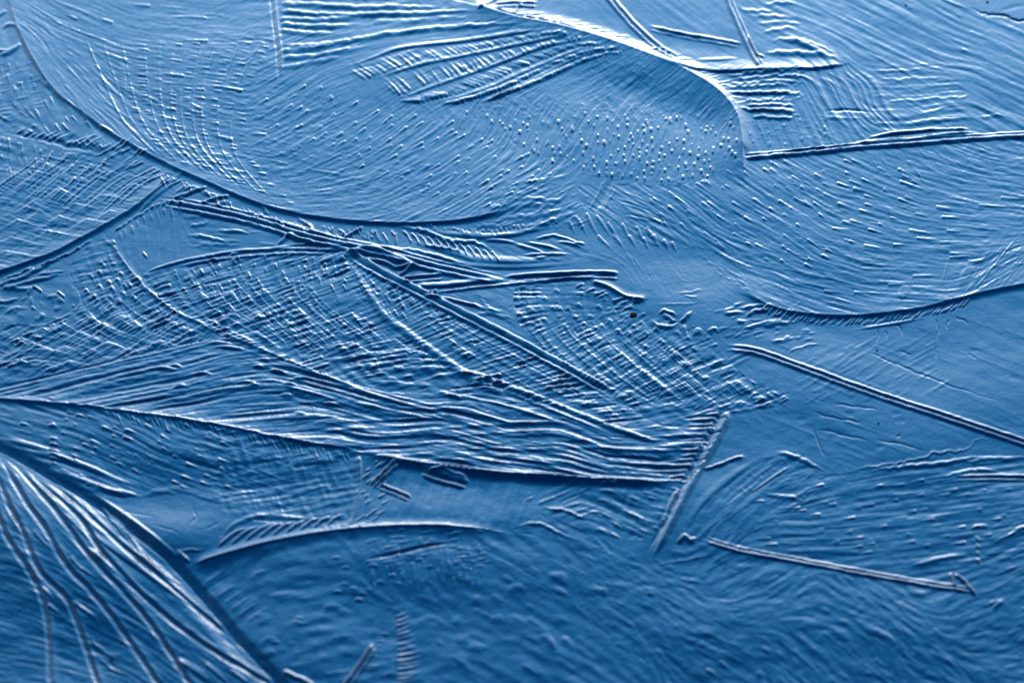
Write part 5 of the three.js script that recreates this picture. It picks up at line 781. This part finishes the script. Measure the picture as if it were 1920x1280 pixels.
function numbered(n) { taken[n] = (taken[n] ?? -1) + 1; return taken[n] ? n + '_' + String(taken[n]).padStart(3, '0') : n; }
things.forEach(t => { t.list = []; }); parts.forEach((p, k) => { if (tally[k]) p.t.list.push(k); });
for (const t of things) {
  if (!t.list.length) continue;
  const g = new THREE.Group(); g.name = numbered(t.name); g.userData = { label: t.label, category: t.category };
  if (t.group) g.userData.group = t.group;
  if (t.kind) g.userData.kind = t.kind;
  for (const k of t.list) { const m = new THREE.Mesh(patch(k), ICE); m.name = parts[k].name; m.castShadow = m.receiveShadow = true; g.add(m); }
  scene.add(g);
}
// the body of the ice under its skin
{
  const y1 = -30 * UNIT, [xa, za] = plan(-620, -520), [xb, zb] = plan(-620, 1800);
  const s = new THREE.Shape([[xa, za], [-xa, za], [-xb, zb], [xb, zb]].map(([x, z]) => new THREE.Vector2(x, -z)));
  const g = new THREE.ExtrudeGeometry(s, { depth: 0.05, bevelEnabled: false }); g.rotateX(-Math.PI / 2); g.translate(0, y1 - 0.05, 0);
  const m = new THREE.Mesh(g, ICE); m.name = 'ice_body'; m.userData = { label: 'solid body of the ice beneath its crystalline surface', category: 'ice', kind: 'structure' }; m.castShadow = m.receiveShadow = true; scene.add(m);
}
// grit lying on the ice
{
  const dark = new THREE.MeshStandardMaterial({ color: new THREE.Color().setRGB(0.012, 0.009, 0.007), roughness: 0.9 });
  for (const [u, v, r, label] of [[1188, 590, 5.5, 'black speck of grit beside the smooth central lens'], [1699, 10, 2.6, 'dark speck of grit on the pale streaked upper right plate'], [1852, 4, 2.8, 'dark speck of grit on the far sliver beyond the crack'], [409, 307, 1.8, 'tiny dark speck of grit near the lower rim of the largest plate'], [208, 1231, 3, 'brown speck of grit on the plume of diagonal ridges'], [1647, 796, 2, 'tiny dark speck of grit below the long needle on the glassy plate'], [1645, 655, 2, 'tiny dark speck of grit above the long needle on the glassy plate']]) {
    const g = new THREE.IcosahedronGeometry(r * UNIT, 2), a = g.attributes.position;
    for (let i = 0; i < a.count; i++) { const x = a.getX(i) / (r * UNIT), y = a.getY(i) / (r * UNIT), z = a.getZ(i) / (r * UNIT), k = 1 + 0.35 * noise(x * 1.7 + u, y * 1.7 + z * 2.3); a.setXYZ(i, a.getX(i) * k * 1.25, a.getY(i) * k * 0.6, a.getZ(i) * k * 1.1); }
    g.computeVertexNormals();
    const m = new THREE.Mesh(g, dark), c = idx(ys, v) * NX + idx(xs, u), [x, z] = plan(u, v);
    m.position.set(x, pos[c * 3 + 1] + r * UNIT * 0.3, z); m.rotation.y = u; m.name = numbered('grit_speck'); m.userData = { label, category: 'grit', group: 'specks of grit on the ice' }; m.castShadow = m.receiveShadow = true; scene.add(m);
  }
}
console.log('grid', NX, NY, 'things', things.length, 'parts', parts.length);
renderer.render(scene, camera);
